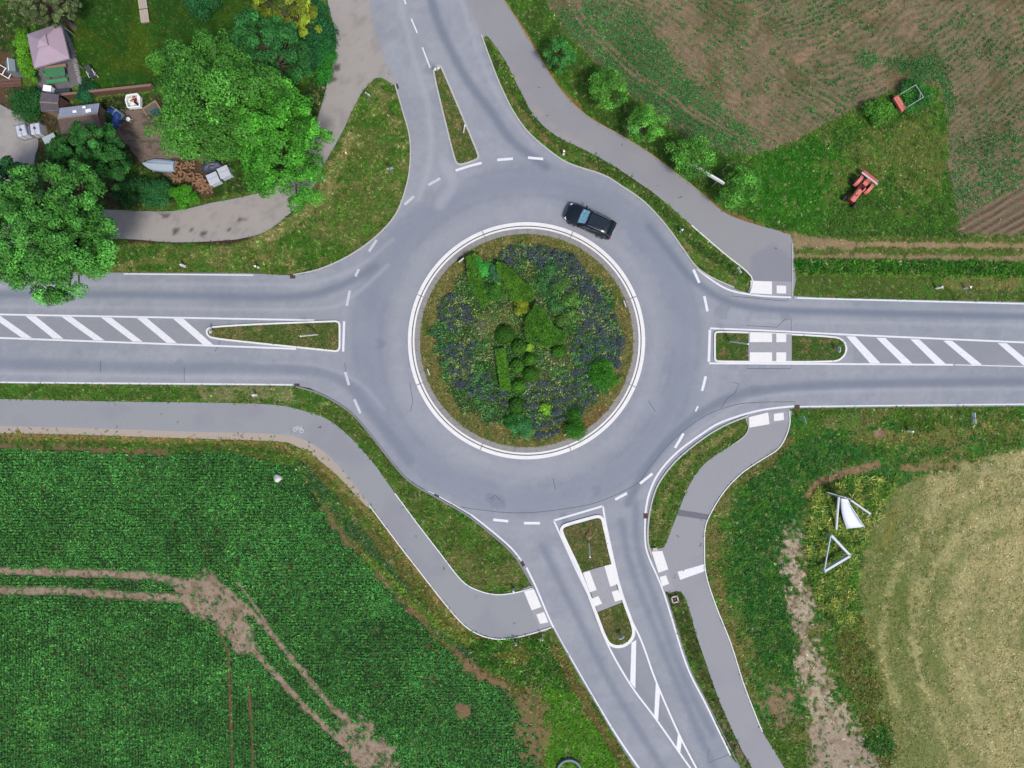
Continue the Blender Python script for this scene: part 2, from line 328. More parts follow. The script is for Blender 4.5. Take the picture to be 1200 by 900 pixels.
heavy = blur(mask_poly([(640, 20), (700, 0), (745, 15), (800, 85), (860, 140), (895, 170), (850, 180), (800, 158), (720, 90), (665, 40)]), 14)
heavy2 = blur(mask_poly([(1035, 70), (1100, 65), (1120, 120), (1112, 150), (1080, 100)]), 8)+blur(mask_blob(1015, 70, 15, 10), 4)+blur(mask_poly([(1115, 170), (1200, 150), (1200, 210), (1125, 260), (1110, 210)]), 14)*.35
NEW = np.clip(NEW*.85+heavy*.8*(.35+.65*sstep(NZ1, .25, .7))+heavy2*.8*(.5+.5*row), 0, 1)*M_ne
plow = rag(mask_poly([(1118, 272), (1140, 250), (1210, 212), (1260, 190), (1260, 275)]), 4, .7)
prow = 0.5+0.5*np.cos(2*PI*(XX*.5+YY*.866)/8.5)
lay(plow, A(126, 110, 90)); lay(plow*prow*.6, A(92, 76, 60)); NEW = NEW*(1-plow*.95)
lay(M_ne*NEW*.45, A(44, 74, 34))
# field track east
for off in (8, 17):
    tl_ = rag(mask_line([(648+off, -20), (672+off, 28), (727+off, 82), (780+off, 120), (850+off, 160)], 2.6), 1.5, .8); lay(tl_, A(128, 110, 90)); NEW *= 1-tl_*.85
trk = mask_poly([(928, 276), (1260, 281), (1260, 308), (928, 308)])
lay(blur(trk, 2), A(84, 98, 44), hgt=.6)
for y0, c in ((285, A(150, 128, 98)), (300.5, A(140, 124, 92))):
    lay(rag(mask_line([(928, y0), (1000, y0), (1060, y0+2), (1260, y0+3)], 6), 3, 1.0), c, den=.12)
lay(rag(mask_poly([(928, 275), (960, 278), (1010, 283), (1000, 292), (930, 292)]), 4, .8)*.8, A(146, 126, 96), den=.1)
lay(rag(mask_poly([(928, 305), (1260, 308), (1260, 327), (928, 321)]), 2, .4), A(36, 88, 22), den=1.4, hgt=1.7)
lay(rag(mask_line([(935, 320), (1260, 326)], 4), 2, .9)*.8, A(98, 134, 48), hgt=1.5)
lay(rag(mask_poly([(928, 323), (1260, 330), (1260, 352), (928, 345)]), 2, .4), A(72, 94, 38), hgt=.4)
lay(rag(mask_poly([(1100, 328), (1200, 328), (1190, 342), (1110, 338)]), 4, 1.2)*.7, A(126, 116, 70), hgt=.4)
# south-east
se = mask_poly([(926, 480), (1260, 478), (1260, 960), (940, 960), (919, 900), (870, 800), (827, 672), (832, 604), (868, 556), (911, 527)])
lay(blur(se, 2), A(66, 96, 32)); lay(blur(se, 2)*sstep(fbm(40, 71), .5, .75), A(44, 102, 36)); lay(blur(se, 2)*sstep(fbm(24, 72, 4, (1.5, .7)), .6, .85)*.6, A(124, 118, 70))
lay(rag(mask_poly([(870, 560), (930, 520), (1000, 500), (1010, 540), (950, 570), (930, 640), (940, 700), (930, 790), (890, 780), (850, 660)]), 12, .8)*.85, A(34, 92, 34), den=1.3, hgt=1.3)
lay(rag(mask_line([(922, 515), (895, 545), (860, 568), (838, 600), (832, 650), (848, 720), (875, 790)], 14), 4, .9)*.8, A(112, 106, 60))
lay(rag(mask_line([(1000, 512), (1100, 510), (1200, 500)], 12), 6, 1.0)*.6, A(122, 118, 64))
sand = A(172, 156, 134)
bare(mask_line(catmull([(948, 580), (958, 567), (985, 556), (1028, 545)], 6), 9), 3, .5, col=A(136, 112, 82))
bare(mask_line([(1060, 548), (1120, 546), (1260, 550)], 8), 4, 1.3, col=A(136, 116, 82)); bare(mask_blob(1030, 508, 6, 5), 2, .5, col=A(146, 124, 100))
bare(mask_poly([(918, 620), (932, 618), (944, 680), (952, 750), (972, 810), (1000, 850), (1060, 960), (965, 960), (968, 900), (954, 850), (940, 780), (930, 700), (921, 660)]), 9, 2.1, col=sand, dark=A(112, 92, 72))
bare(mask_poly([(895, 810), (935, 815), (930, 850), (905, 850)]), 8, 1.6, col=A(134, 116, 88)); bare(mask_poly([(950, 850), (1030, 870), (1050, 960), (960, 960)]), 8, 1.2, col=A(160, 144, 126), dark=A(128, 112, 92))
tall = mask_poly([(955, 575), (1000, 560), (1050, 560), (1035, 610), (1012, 660), (1008, 720), (980, 740), (955, 700), (945, 640)])
lay(rag(tall, 5, .6), A(58, 98, 36), den=1.3, hgt=2.0); lay(rag(tall, 5, .6)*sstep(fbm(6, 75, 3, (.7, 1.3)), .45, .7)*.8, A(142, 152, 72), hgt=2.2)
lay(rag(mask_poly([(975, 740), (1015, 720), (1035, 790), (1050, 850), (1055, 930), (1030, 900), (1000, 820)]), 6, .9)*.8, A(98, 100, 48), den=1.2, hgt=1.6)
lay(rag(mask_blob(1035, 870, 24, 18), 5, .8), A(40, 88, 30), den=1.4, hgt=1.5)
mead = mask_poly(catmull([(1068, 562), (1110, 554), (1260, 556), (1260, 960), (1062, 960), (1052, 880), (1036, 810), (1018, 750), (1008, 700), (1012, 645), (1034, 595)], 5, True))
rm = rag(mead, 12, .8); lay(rm, A(116, 122, 68), hgt=.5, den=1.0)
um = XX*.88-YY*.42+((XX-1000)/100)**2*-6+(NZ4-.5)*30
lay(rm*sstep(fbm(30, 78), .35, .7), A(154, 146, 98)); lay(rm*(0.5+0.5*np.cos(2*PI*um/46))*.5, A(166, 158, 108)); lay(rm*sstep(NZ1, .55, .85)*.6, A(98, 114, 60))
lay(rm*sstep(fbm(10, 79), .6, .85)*.6, A(178, 168, 122)); lay(rag(mask_line([(1050, 600), (1038, 640)], 9), 4, .8), A(160, 138, 84)); 
lay(rag(mask_line([(1015, 725), (1030, 770), (1046, 820), (1050, 840), (1060, 890)], 4), 2, .8), A(160, 142, 88))
lay(rag(mask_poly([(778, 690), (798, 694), (815, 741), (856, 851), (884, 905), (868, 900), (829, 825)]), 1.5, .5), A(60, 76, 32)); lay(mask_line([(840, 835), (875, 900)], 8, 3)*sstep(NZ3, .4, .6)*.8, A(122, 112, 88), den=.6)
lay(rag(mask_poly([(876, 492), (868, 512), (836, 532), (805, 566), (786, 615), (776, 640), (763, 640), (762, 600), (776, 560), (820, 517)]), 2, .5), A(74, 96, 38)); lay(rag(mask_line([(860, 505), (815, 530), (782, 575), (768, 620)], 7), 4, .9)*.7, A(136, 128, 80))
# garden of the north-west plot
def soften(p, s=2): return rag(mask_poly(p), s, .5, NZ3)
lay(soften([(-60, 100), (70, 105), (120, 160), (150, 245), (-60, 245)]), A(70, 62, 46), den=.5)
lay(soften([(120, 115), (185, 108), (240, 140), (260, 215), (250, 232), (140, 245), (120, 160)]), A(44, 58, 26), den=.6)
lay(soften([(128, 135), (150, 128), (200, 130), (240, 150), (252, 195), (215, 215), (165, 190), (150, 170), (128, 155)], 3), A(124, 110, 98), den=.0)
lay(soften([(128, 135), (150, 128), (200, 130), (240, 150), (252, 195), (215, 215), (165, 190)], 3)*sstep(fbm(7, 91, 3, (1.5, .7)), .5, .8)*.6, A(78, 64, 56))
lay(soften([(200, 185), (260, 190), (262, 230), (225, 232), (205, 210)]), A(86, 68, 54), den=.2)
lay(soften([(-60, -60), (80, -60), (75, 30), (30, 45), (20, 100), (-60, 100)]), A(46, 66, 30)); lay(soften([(-60, 60), (12, 60), (26, 100), (10, 120), (-60, 118)]), A(92, 72, 54), den=.2)
lay(soften([(250, 232), (290, 228), (340, 205), (370, 140), (385, 100), (395, 40), (340, 40), (250, 200)]), A(40, 66, 24))
lay(blur(mask_line([(160, 244), (250, 236), (290, 226)], 8), 2)*.8, A(70, 88, 34))
DEN *= (1-sstep(blur(M_hard, 1.2)+(NZ3-.5)*.5, .35, .8)); HGT = np.clip(HGT, .3, 2.4)
PATIO = [(58, 33), (74, 30), (84, 52), (90, 75), (95, 97), (78, 104), (52, 108), (44, 98)]
DEN *= 1-mask_poly(PATIO)
GRAV = [(-60, 497), (80, 500), (230, 505), (323, 507.5), (350, 512), (378, 526), (404, 553), (434, 592), (428, 592), (398, 560), (370, 536), (345, 522), (323, 517), (230, 514), (80, 509), (-60, 506)]
DEN *= 1-.93*mask_poly(GRAV)
# small scale patchwork of plants in every bank and verge
veg = ((1-M_crop)*(1-M_ne)*np.clip(DEN, 0, 1)*(1-.6*lawn)).astype(np.float32)
lay(veg*(1-rm*.5)*sstep(fbm(4.5, 301, 3), .6, .85)*.32, A(40, 80, 26)); lay(veg*(1-.8*ne)*sstep(fbm(4, 302, 3), .66, .9)*.3, A(128, 128, 76)); lay(veg*(1-rm*.7)*sstep(fbm(9, 303, 3), .55, .8)*.5, A(70, 118, 34)); lay(veg*sstep(fbm(3, 304, 2), .68, .9)*.18*(1-.8*ne), A(104, 92, 60)); lay(veg*sstep(fbm(2.5, 305, 2), .84, .97)*.4, A(168, 164, 120))
wl = sstep(XX, 1010, 1130)*rm; lay(wl*.35, A(170, 160, 116)); lay(rm*(1-sstep(XX-(YY-560)*.12, 1030, 1120))*.6, A(86, 106, 46))
for k_ in range(7):
    xs0 = 1085+k_*26; lay(rag(mask_line(catmull([(xs0-10, 560), (xs0-38+k_*3, 640), (xs0-42, 740), (xs0-14, 840), (xs0+34, 960)], 6), 6), 5, 1.0)*rm*.4, A(176, 168, 118) if k_ % 2 else A(104, 118, 62))
for k_, rr2 in enumerate((100, 122, 140, 162, 180)):
    lay(rag(mask_line([(1205+rr2*math.cos(t_)*.95, 745+rr2*math.sin(t_)*1.02) for t_ in np.linspace(R(140), R(285), 22)], 7), 6, 1.1)*rm*.5, A(174, 166, 116) if k_ % 2 == 0 else A(100, 116, 58))
rI = np.hypot(XX-ICX, YY-ICY); DEN *= (rI > 141)
# ------------------------------------------------------------------ the ground as one sheet, out to the horizon
gm = newmat('ground_soil_and_turf', rough=0.95, spec=0.1, attr=True, noise=0.38, nscale=7, bump=0.7, bscale=9)
fine = 1.5
out_ = np.concatenate([np.arange(1.2, 75, 1.2), np.geomspace(78, 2500, 14)])/S
xs = np.concatenate([X0-out_[::-1], np.arange(X0, X1+.01, fine), X1+out_])
ys = np.concatenate([Y0-out_[::-1], np.arange(Y0, Y1+.01, fine), Y1+out_])
def mir(v, a, b): t = np.mod(v-a, 2*(b-a)); return a+np.where(t > b-a, 2*(b-a)-t, t)
gx, gy = np.meshgrid(xs, ys); hm = blur(M_hard, 3); bz = (-0.03+(NZ1-.5)*.06+(NZ3-.5)*.05+.035)*(1-np.clip(hm*2, 0, 1))-0.03
bz += (rows(7.4, 1)-.5)*.08*M_ne+(prow-.5)*-.13*plow
gz = samp(bz, gx, gy); nx, ny = len(xs), len(ys)
V = np.stack([(gx-600)*S, (450-gy)*S, gz], -1).reshape(-1, 3)
ii = np.arange(nx*ny).reshape(ny, nx); F = np.stack([ii[:-1, :-1], ii[1:, :-1], ii[1:, 1:], ii[:-1, 1:]], -1).reshape(-1, 4)
gcol = samp(G, mir(gx, X0, X1-1), mir(gy, Y0, Y1-1)).reshape(-1, 3)
ground = fastmesh('ground', V, 4, gm, gcol, faces=F); tag(ground, kind='structure')
# ------------------------------------------------------------------ asphalt sheets
Rc = np.zeros((CH, CW, 3), np.float32); Rc[:] = A(149, 154, 162)
def rlay(wt, col):
    global Rc
    s = bbox(wt); wt = wt[s].astype(np.float32); Rc[s] += wt[..., None]*(np.array(col, np.float32)-Rc[s])
rlay(sstep(NZ2, .3, .8)*.35, A(138, 142, 156)); rlay(sstep(NZ4, .3, .7)*.3, A(160, 160, 168))
rlay(sstep(fbm(30, 201, 4, (2.2, .8)), .5, .8)*.35, A(164, 168, 176)); rlay(sstep(fbm(26, 203, 4, (1, 1)), .55, .85)*.3, A(132, 138, 152))
ang = np.arctan2(YY-ICY, XX-ICX); rlay((np.abs(rI-187) < 46)*sstep(vnoise(1, 9)*0+.5+.5*np.sin(rI*.35+np.sin(ang*3)*1.5)*np.sin(ang*2+.7), .6, .95)*.22, A(128, 136, 152))
for x_, y_, r_, a_ in ((432, 392, 20, .5), (805, 400, 20, .5), (452, 330, 12, .35), (545, 215, 16, .45), (690, 575, 16, .4), (470, 500, 14, .35), (770, 480, 12, .35), (600, 575, 18, .45), (650, 580, 12, .4), (500, 300, 8, .2), (770, 330, 10, .3)): rlay(blur(mask_blob(x_, y_, r_, r_*.6, math.atan2(y_-ICY, x_-ICX)+1.2), 9)*a_, A(170, 172, 180))
rlay(sstep(fbm(3.5, 211, 3), .55, .85)*.16, A(122, 126, 138)); rlay(sstep(fbm(8, 212, 3), .6, .85)*.2, A(172, 174, 180))
ring = np.exp(-((rI-186)/20)**2); rlay(ring*.75, A(132, 139, 153)); rlay(np.exp(-((rI-172)/3.5)**2)*.25*sstep(NZ2, .3, .6), A(118, 126, 140)); rlay(np.exp(-((rI-201)/3.5)**2)*.25*sstep(NZ2, .7, .4), A(118, 126, 140)); rlay(np.exp(-((rI-152)/9)**2)*.5, A(160, 161, 169)); rlay(np.exp(-((rI-222)/10)**2)*.35, A(160, 162, 172))
def track(p, wd, c, a=.6, soft=5):
    rlay(blur(mask_line(catmull(p, 6), wd), soft*.8)*min(1, a*1.35), c)
dk = A(116, 125, 140); lt = A(172, 173, 181)
track([(-60, 345), (150, 345), (330, 348), (390, 338), (440, 312)], 9, dk, .6); track([(-60, 358), (200, 361), (370, 362), (415, 345), (455, 310)], 4, lt, .4, 3); track([(-60, 332), (300, 333), (360, 333), (420, 312), (460, 280)], 4, lt, .35, 3)
track([(-60, 424), (0, 426), (200, 430), (340, 432), (400, 445), (440, 490), (480, 540)], 12, dk, .45); track([(-60, 436), (200, 441), (350, 443)], 4, lt, .4, 3); track([(300, 425), (370, 428), (420, 448), (450, 480)], 3, lt, .4, 3)
track([(1260, 372), (1000, 366), (900, 362), (850, 352), (810, 325), (780, 290), (760, 265)], 8, dk, .7); track([(1260, 382), (1000, 378), (880, 376)], 3, lt, .4, 3); track([(1260, 366), (1000, 360), (900, 356)], 2, lt, .3, 3)
track([(1260, 446), (1000, 450), (900, 456), (850, 468), (800, 500), (760, 545), (735, 590)], 10, dk, .6); track([(1260, 455), (1000, 458), (900, 464), (855, 480), (810, 510)], 3, lt, .4, 3)
track([(500, -20), (515, 30), (545, 90), (575, 130), (600, 165), (640, 195)], 10, dk, .65); track([(535, -20), (560, 60), (585, 115), (625, 170)], 4, lt, .35, 3)
track([(455, -60), (480, 50), (500, 120), (505, 180), (490, 235)], 5, lt, .5, 5); track([(520, 190), (530, 215), (515, 240)], 12, lt, .4)
track([(660, 605), (690, 690), (730, 780), (790, 860), (850, 960)], 8, dk, .5, 6); track([(635, 640), (675, 720), (715, 800), (770, 890), (800, 940)], 8, dk, .5, 6); track([(648, 640), (690, 720), (750, 830)], 4, lt, .35, 5)
track([(728, 610), (738, 660), (757, 710), (780, 770), (815, 850), (850, 930)], 8, dk, .5, 6); track([(745, 590), (747, 640), (770, 710), (800, 790), (835, 860)], 8, dk, .5, 6)
rlay(blur(mask_poly([(-60, 372), (245, 378), (245, 404), (-60, 396)]), 2)*.6, A(144, 145, 150)); rlay(blur(mask_poly([(1000, 395), (1260, 404), (1260, 428), (1000, 425)]), 2)*.7, A(142, 144, 150)); rlay(blur(mask_poly([(712, 757), (745, 740), (830, 920), (815, 920)]), 2)*.6, A(146, 148, 154))
for (x, y, r) in ((583, 587, 7), (574, 582, 5), (445, 402, 6), (846, 365, 9), (505, 80, 7), (700, 575, 6), (590, 590, 4), (322, 423, 3), (210, 424, 4), (884, 455, 6), (920, 371, 5)): rlay(rag(mask_blob(x, y, r), 3, 1.0)*.35, A(112, 118, 132))
# the side lane: worn, sandy grey; the paths: warmer grey
lane_w = blur(M_lane*(1-M_road), 2); rlay(lane_w, A(164, 158, 153)); rlay(lane_w*sstep(NZE, .5, .9)*.45, A(132, 127, 124)); rlay(lane_w*sstep(fbm(30, 95), .5, .8)*.5, A(168, 163, 160))
for (x, y, r) in ((392, 78, 7), (388, 92, 5), (205, 271, 5), (225, 268, 3), (238, 274, 4), (195, 252, 3), (283, 256, 3), (289, 259, 2), (270, 268, 3), (162, 250, 2.5)): rlay(rag(mask_blob(x, y, r, r*.7), 1.5, 1.0, NZ3)*.8, A(62, 54, 52))
path_w = blur(M_path*(1-M_road), 2); rlay(path_w, A(149, 152, 155)); rlay(path_w*sstep(NZ2, .4, .8)*.5, A(140, 139, 150)); rlay(path_w*(XX > 520)*(YY < 350)*.5, A(148, 145, 148)); rlay(path_w*(XX > 740)*(YY > 480)*.55, A(156, 155, 161))
rlay(blur(mask_poly([(880, 300), (905, 285), (926, 300), (928, 347), (880, 347)]), 2)*.5, A(128, 130, 144))
rlay(mask_line([(600, 80), (625, 125), (655, 155), (690, 172)], 6, 3)*sstep(NZ3, .4, .7)*.7, A(164, 156, 148))
am = newmat('worn_asphalt', rough=0.85, spec=0.25, attr=True, noise=0.10, nscale=10, bump=0.3, bscale=40)
def sheet(name, outline, z, mat, step=5, canvas=None, parent=None, smooth_n=3):
    pts = catmull(outline, smooth_n, True); m = mask_poly(pts); me_ = blur(m, 3)
    xs_ = np.arange(min(p[0] for p in pts), max(p[0] for p in pts), step); ys_ = np.arange(min(p[1] for p in pts), max(p[1] for p in pts), step)
    gx_, gy_ = np.meshgrid(xs_, ys_); gx_ = gx_.ravel(); gy_ = gy_.ravel(); ok = samp(me_, gx_, gy_) > .985
    vs = [Vector(p) for p in pts]+[Vector((float(a), float(b))) for a, b in zip(gx_[ok], gy_[ok])]; n = len(pts)
    r = geometry.delaunay_2d_cdt(vs, [(i, (i+1) % n) for i in range(n)], [], 1, 1e-4)
    vv = r[0]; ff = r[2]; P = np.array([(v.x, v.y) for v in vv]); V = [((x-600)*S, (450-y)*S, z) for x, y in P]
    ff = [tuple(reversed(f)) for f in ff]
    c = samp(canvas, P[:, 0], P[:, 1]) if canvas is not None else None
    o = meshobj(name, V, ff, mat, parent, colors=c); return o
road = tag(sheet('road', road_out, 0.020, am, 2.6, Rc), kind='structure')
lane = tag(sheet('side_lane', lane_out, 0.012, am, 4, Rc), kind='structure')
npath = tag(sheet('path', npath_out, 0.014, am, 4, Rc), kind='structure')
swpath = tag(sheet('path', swpath_out, 0.014, am, 4, Rc), kind='structure')
sepath = tag(sheet('path', sepath_out, 0.014, am, 4, Rc), kind='structure')
def extend(parent, p0, p1, q0, q1, z, name='road_surface'):      # the same surface going on beyond the picture
    n = 12; P = []
    for i in range(n+1):
        u = (i/n)**2
        for a_, b_ in ((p0, q0), (p1, q1)): P.append((a_[0]+(b_[0]-a_[0])*u, a_[1]+(b_[1]-a_[1])*u))
    c = [samp(Rc, np.clip(x, X0+4, X1-4), np.clip(y, Y0+4, Y1-4)) for x, y in P]; f = [(2*i, 2*i+1, 2*i+3, 2*i+2) for i in range(n)]
    V = [((x-600)*S, (450-y)*S, z) for x, y in P]
    if (Vector(V[1])-Vector(V[0])).cross(Vector(V[3])-Vector(V[0])).z < 0: f = [tuple(reversed(q)) for q in f]
    meshobj(name, V, f, am, parent, colors=c)
extend(road, (-50, 317.2), (-50, 448), (-1500, 300), (-1500, 435), .017); extend(road, (1250, 356), (1250, 475.6), (2700, 385), (2700, 505), .017)
extend(road, (768, 935), (888, 935), (1500, 2000), (1640, 2000), .017); extend(road, (432, -50), (531, -50), (250, -1000), (350, -1000), .017)
extend(lane, (385, -50), (456, -50), (180, -1000), (260, -1000), .010); extend(npath, (527, -50), (562, -50), (345, -1000), (385, -1000), .012)
extend(swpath, (-50, 466.6), (-50, 498.2), (-1500, 455), (-1500, 487), .012); extend(sepath, (900, 945), (939, 945), (1640, 2000), (1680, 2000), .012)
# gravel shoulder
grm = newmat('pale_gravel', A(176, 164, 152), rough=.95, noise=.3, nscale=18, bump=.8, bscale=30)
tag(sheet('gravel_shoulder', GRAV, 0.008, grm, 6, None), kind='structure')
tag(sheet('patio', PATIO, 0.03, newmat('patio_paving', A(112, 108, 112), noise=.25, nscale=3, bump=.5, bscale=8), 6, None), kind='structure')
# ------------------------------------------------------------------ markings, kerbs
pm = newmat('road_paint', A(230, 231, 236), rough=.6, noise=.16, nscale=9)
def wear(m, thr):
    N = m.node_tree.nodes; L = m.node_tree.links; b = N['Principled BSDF']; src = b.inputs['Base Color'].links[0].from_socket; tc = N.new('ShaderNodeTexCoord'); nz = N.new('ShaderNodeTexNoise'); nz.inputs['Scale'].default_value = 7; nz.inputs['Detail'].default_value = 8; nz.inputs['Roughness'].default_value = .8
    L.new(tc.outputs['Object'], nz.inputs['Vector']); mr = N.new('ShaderNodeMapRange'); mr.inputs[1].default_value = thr; mr.inputs[2].default_value = thr+.12; mr.inputs[4].default_value = .6; L.new(nz.outputs['Fac'], mr.inputs[0])
    mx = N.new('ShaderNodeMix'); mx.data_type = 'RGBA'; L.new(mr.outputs[0], mx.inputs[0]); L.new(src, mx.inputs[6]); mx.inputs[7].default_value = (*A(150, 154, 162), 1); L.new(mx.outputs[2], b.inputs['Base Color'])
wear(pm, .56)
pm2 = newmat('worn_road_paint', A(200, 202, 210), rough=.7, noise=.22, nscale=6)
km = newmat('pale_kerb_stone', A(188, 186, 184), rough=.8, noise=.12, nscale=3); kw = newmat('white_kerb_stone', A(234, 233, 232), rough=.7, noise=.08, nscale=2)
kg = newmat('grey_kerb_stone', A(134, 134, 140), rough=.85, noise=.15, nscale=3); dkm = newmat('bitumen_seam', A(70, 74, 84), rough=.7)
def ribbon(pts, wd, z, name, mat, parent, thick=0.0, smooth=0, closed=False, wd_end=None):
    if smooth: pts = catmull(pts, smooth, closed)
    P = [Vector(((x-600)*S, (450-y)*S)) for x, y in pts]; n = len(P); v = []; f = []
    for i in range(n):
        a = P[i-1] if (i > 0 or closed) else P[i]; b = P[(i+1) % n] if (i < n-1 or closed) else P[i]
        t = (b-a).normalized(); nn = Vector((-t.y, t.x)); ww = wd if wd_end is None else wd+(wd_end-wd)*i/(n-1); h = ww*S/2
        L, Rr = P[i]+nn*h, P[i]-nn*h
        v += [(L.x, L.y, z), (Rr.x, Rr.y, z)]
        if thick: v += [(Rr.x, Rr.y, z-thick), (L.x, L.y, z-thick)]
    k = 4 if thick else 2; m = n if closed else n-1
    for i in range(m):
        j = (i+1) % n
        if thick:
            for q in range(4): f.append((i*4+q, i*4+(q+1) % 4, j*4+(q+1) % 4, j*4+q))
        else: f.append((i*2, i*2+1, j*2+1, j*2))
    if thick and not closed: f += [(0, 3, 2, 1), ((n-1)*4, (n-1)*4+1, (n-1)*4+2, (n-1)*4+3)]
    return meshobj(name, v, f, mat, parent)
def quadp(pts, z, name, mat, parent):
    mb = MB(); mb.prism([W(*p)[:2] for p in pts], z-.01, z); return mb.build(name, mat, parent)
ZP = 0.026
for pts, wd, sm in (([(145, 321), (297, 322.5)], 1.4, 0), ([(-60, 367), (0, 368.5), (300, 374), (368.5, 375.3)], 2, 4), ([(-60, 393.5), (0, 396), (300, 407), (347, 409)], 2, 4), ([(-60, 446.5), (0, 448), (230, 449.8), (343, 451)], 1.6, 4),
                    ([(817, 315), (833, 327.5), (855, 340), (887, 346.2), (927, 348.6)], 2, 6), ([(931, 348.6), (960, 350), (1200, 356), (1260, 357.5)], 1.7, 4), ([(832, 384.8), (900, 387.5), (1000, 392.5), (1200, 401.3), (1260, 404)], 2, 5), ([(831, 425.8), (1000, 426.7), (1117, 427.5)], 2, 3), ([(1119, 427.5), (1200, 429.5), (1260, 431)], 1, 3), ([(831.8, 386.5), (830.6, 424)], 3, 0),
                    ([(932, 475.8), (889, 481.2), (846, 494.5), (820, 510.2), (793, 530.5), (772, 554.2), (760.5, 579), (756, 603)], 2.2, 6), ([(756, 606), (756, 633), (760, 652), (778, 695), (804, 778), (827, 825), (856, 885)], 1.8, 6), ([(937, 476.5), (1060, 475), (1260, 473)], 1.4, 3),
                    ([(552, 603), (581, 626), (600, 643), (611, 657)], 1.8, 6), ([(617, 665), (629, 690), (648, 734), (675, 782), (703, 830), (728, 870), (756, 910)], 2, 6), ([(490, 571), (513, 581), (552, 603)], 1.0, 4),
                    ([(649, 610), (706.5, 593)], 2.2, 0), ([(706.5, 593), (712, 624), (731, 704), (752, 752), (769, 799), (795, 859), (817, 902), (840, 945)], 2, 6), ([(649, 610), (675, 667), (700, 720), (713, 757), (740, 804), (769, 843), (809, 900), (840, 940)], 2, 6),
                    ([(-58, 367), (-1500, 350)], 2, 0), ([(-58, 393.5), (-1500, 377)], 2, 0), ([(-58, 446.5), (-1500, 433)], 1.6, 0), ([(1258, 357.5), (2700, 386)], 1.7, 0), ([(1258, 404), (2700, 434)], 2, 0), ([(1258, 431), (2700, 460)], 1.4, 0), ([(1258, 473), (2700, 503)], 1.4, 0),
                    ([(403.4, 376.5), (402.2, 412)], 2.6, 0), ([(534, 200), (549, 195), (564.5, 191)], 2.8, 5)):
    ribbon(pts, wd, ZP, 'painted_line', pm, road, smooth=sm)
for pts in (((410, 340.5), (406.4, 358.4)), ((420.5, 315.5), (416.5, 324)), ((441.3, 281.3), (432.5, 294.7)), ((485.3, 230), (474, 240)), ((516, 209), (502, 217)), ((582.7, 187.5), (601, 186)), ((618.7, 184.8), (636.5, 186.4)),
            ((812.5, 316), (819.5, 331.5)), ((825.3, 347), (829, 364.8)), ((827, 441), (822.7, 458)), ((817.9, 476), (815, 482)), ((801, 508), (791, 524.8)), ((764.5, 555), (750, 566.7)), ((734.7, 578), (720.8, 585.3)), ((632.8, 613), (614, 613)), ((595.5, 610.7), (578, 609)), ((404.7, 436), (409, 451.5)), ((415.3, 468), (422.5, 484.5))):
    ribbon(pts, 3.0 if pts[0] != (817.9, 476) else 1.8, ZP, 'give_way_dash', pm if pts[0][0] > 570 else pm2, road)
for pts in (((473, -3), (475.5, 5)), ((482, 22), (489, 38.7)), ((495, 55.5), (504, 79.5)), ((463, -30), (468, -16))): ribbon(pts, 1.6, ZP, 'centre_dash', pm, road)
def hatch(a, b, c, d): quadp([a, b, c, d], ZP+.001, 'hatch_bar', pm, road)
for (x0, y0), (x1, y1) in (((-12, 369.5), (37.6, 396)), ((30, 370.4), (74.6, 397)), ((72, 371), (122.8, 399)), ((118.5, 372), (167.6, 400.5)), ((160.4, 372.7), (207.5, 402)), ((203, 373.4), (250, 404))):
    hatch((x0, y0), (x0+12, y0+.2), (x1, y1), (x1-12, y1-.3))
for (x0, y0), (x1, y1) in (((991.5, 394), (1031.5, 425.6)), ((1026.7, 395.7), (1069, 426)), ((1066.7, 397.5), (1108, 426.4)), ((1105, 399), (1150.7, 427.5)), ((1169, 402), (1211, 428))):
    hatch((x0, y0), (x0+10.5, y0+.3), (x1, y1), (x1-12, y1))
hatch((740, 753), (745.5, 750), (744.5, 807), (738.5, 799)); hatch((768.5, 800), (773.5, 808), (771, 846), (766.5, 840)); hatch((794.5, 859), (799, 867), (797, 883), (792.5, 877))
for pts in ([(540, 594), (560, 597), (592, 600.5), (624, 600.5), (660, 596.5), (693, 590.5), (720, 580.5), (747, 566), (760, 549), (788, 516), (825, 488), (860, 474.7), (889, 471.5), (932, 470.7)], [(876, 391), (875.5, 381.5), (910, 383.5), (920, 374), (927, 374), (927, 392)], [(875.5, 424), (875.5, 432), (927, 432), (927, 424)], [(858, 340), (858, 347), (922, 353), (924, 349)], [(404, 425), (406, 440)], [(831, 876), (829, 894), (857, 883)], [(216, 430), (216, 447)], [(118, 423), (118, 436)], [(258, 400), (252, 412)], [(648, 560), (651, 574)], [(845, 478), (852, 467), (861, 461), (866, 450), (858, 448)], [(480, 448), (484, 470), (481, 482)], [(760, 470), (768, 482)], [(574, 585), (580, 580), (586, 586)]):
    ribbon(pts, .55, .0235, 'tar_seam', dkm, road, smooth=4 if len(pts) > 8 else 0)
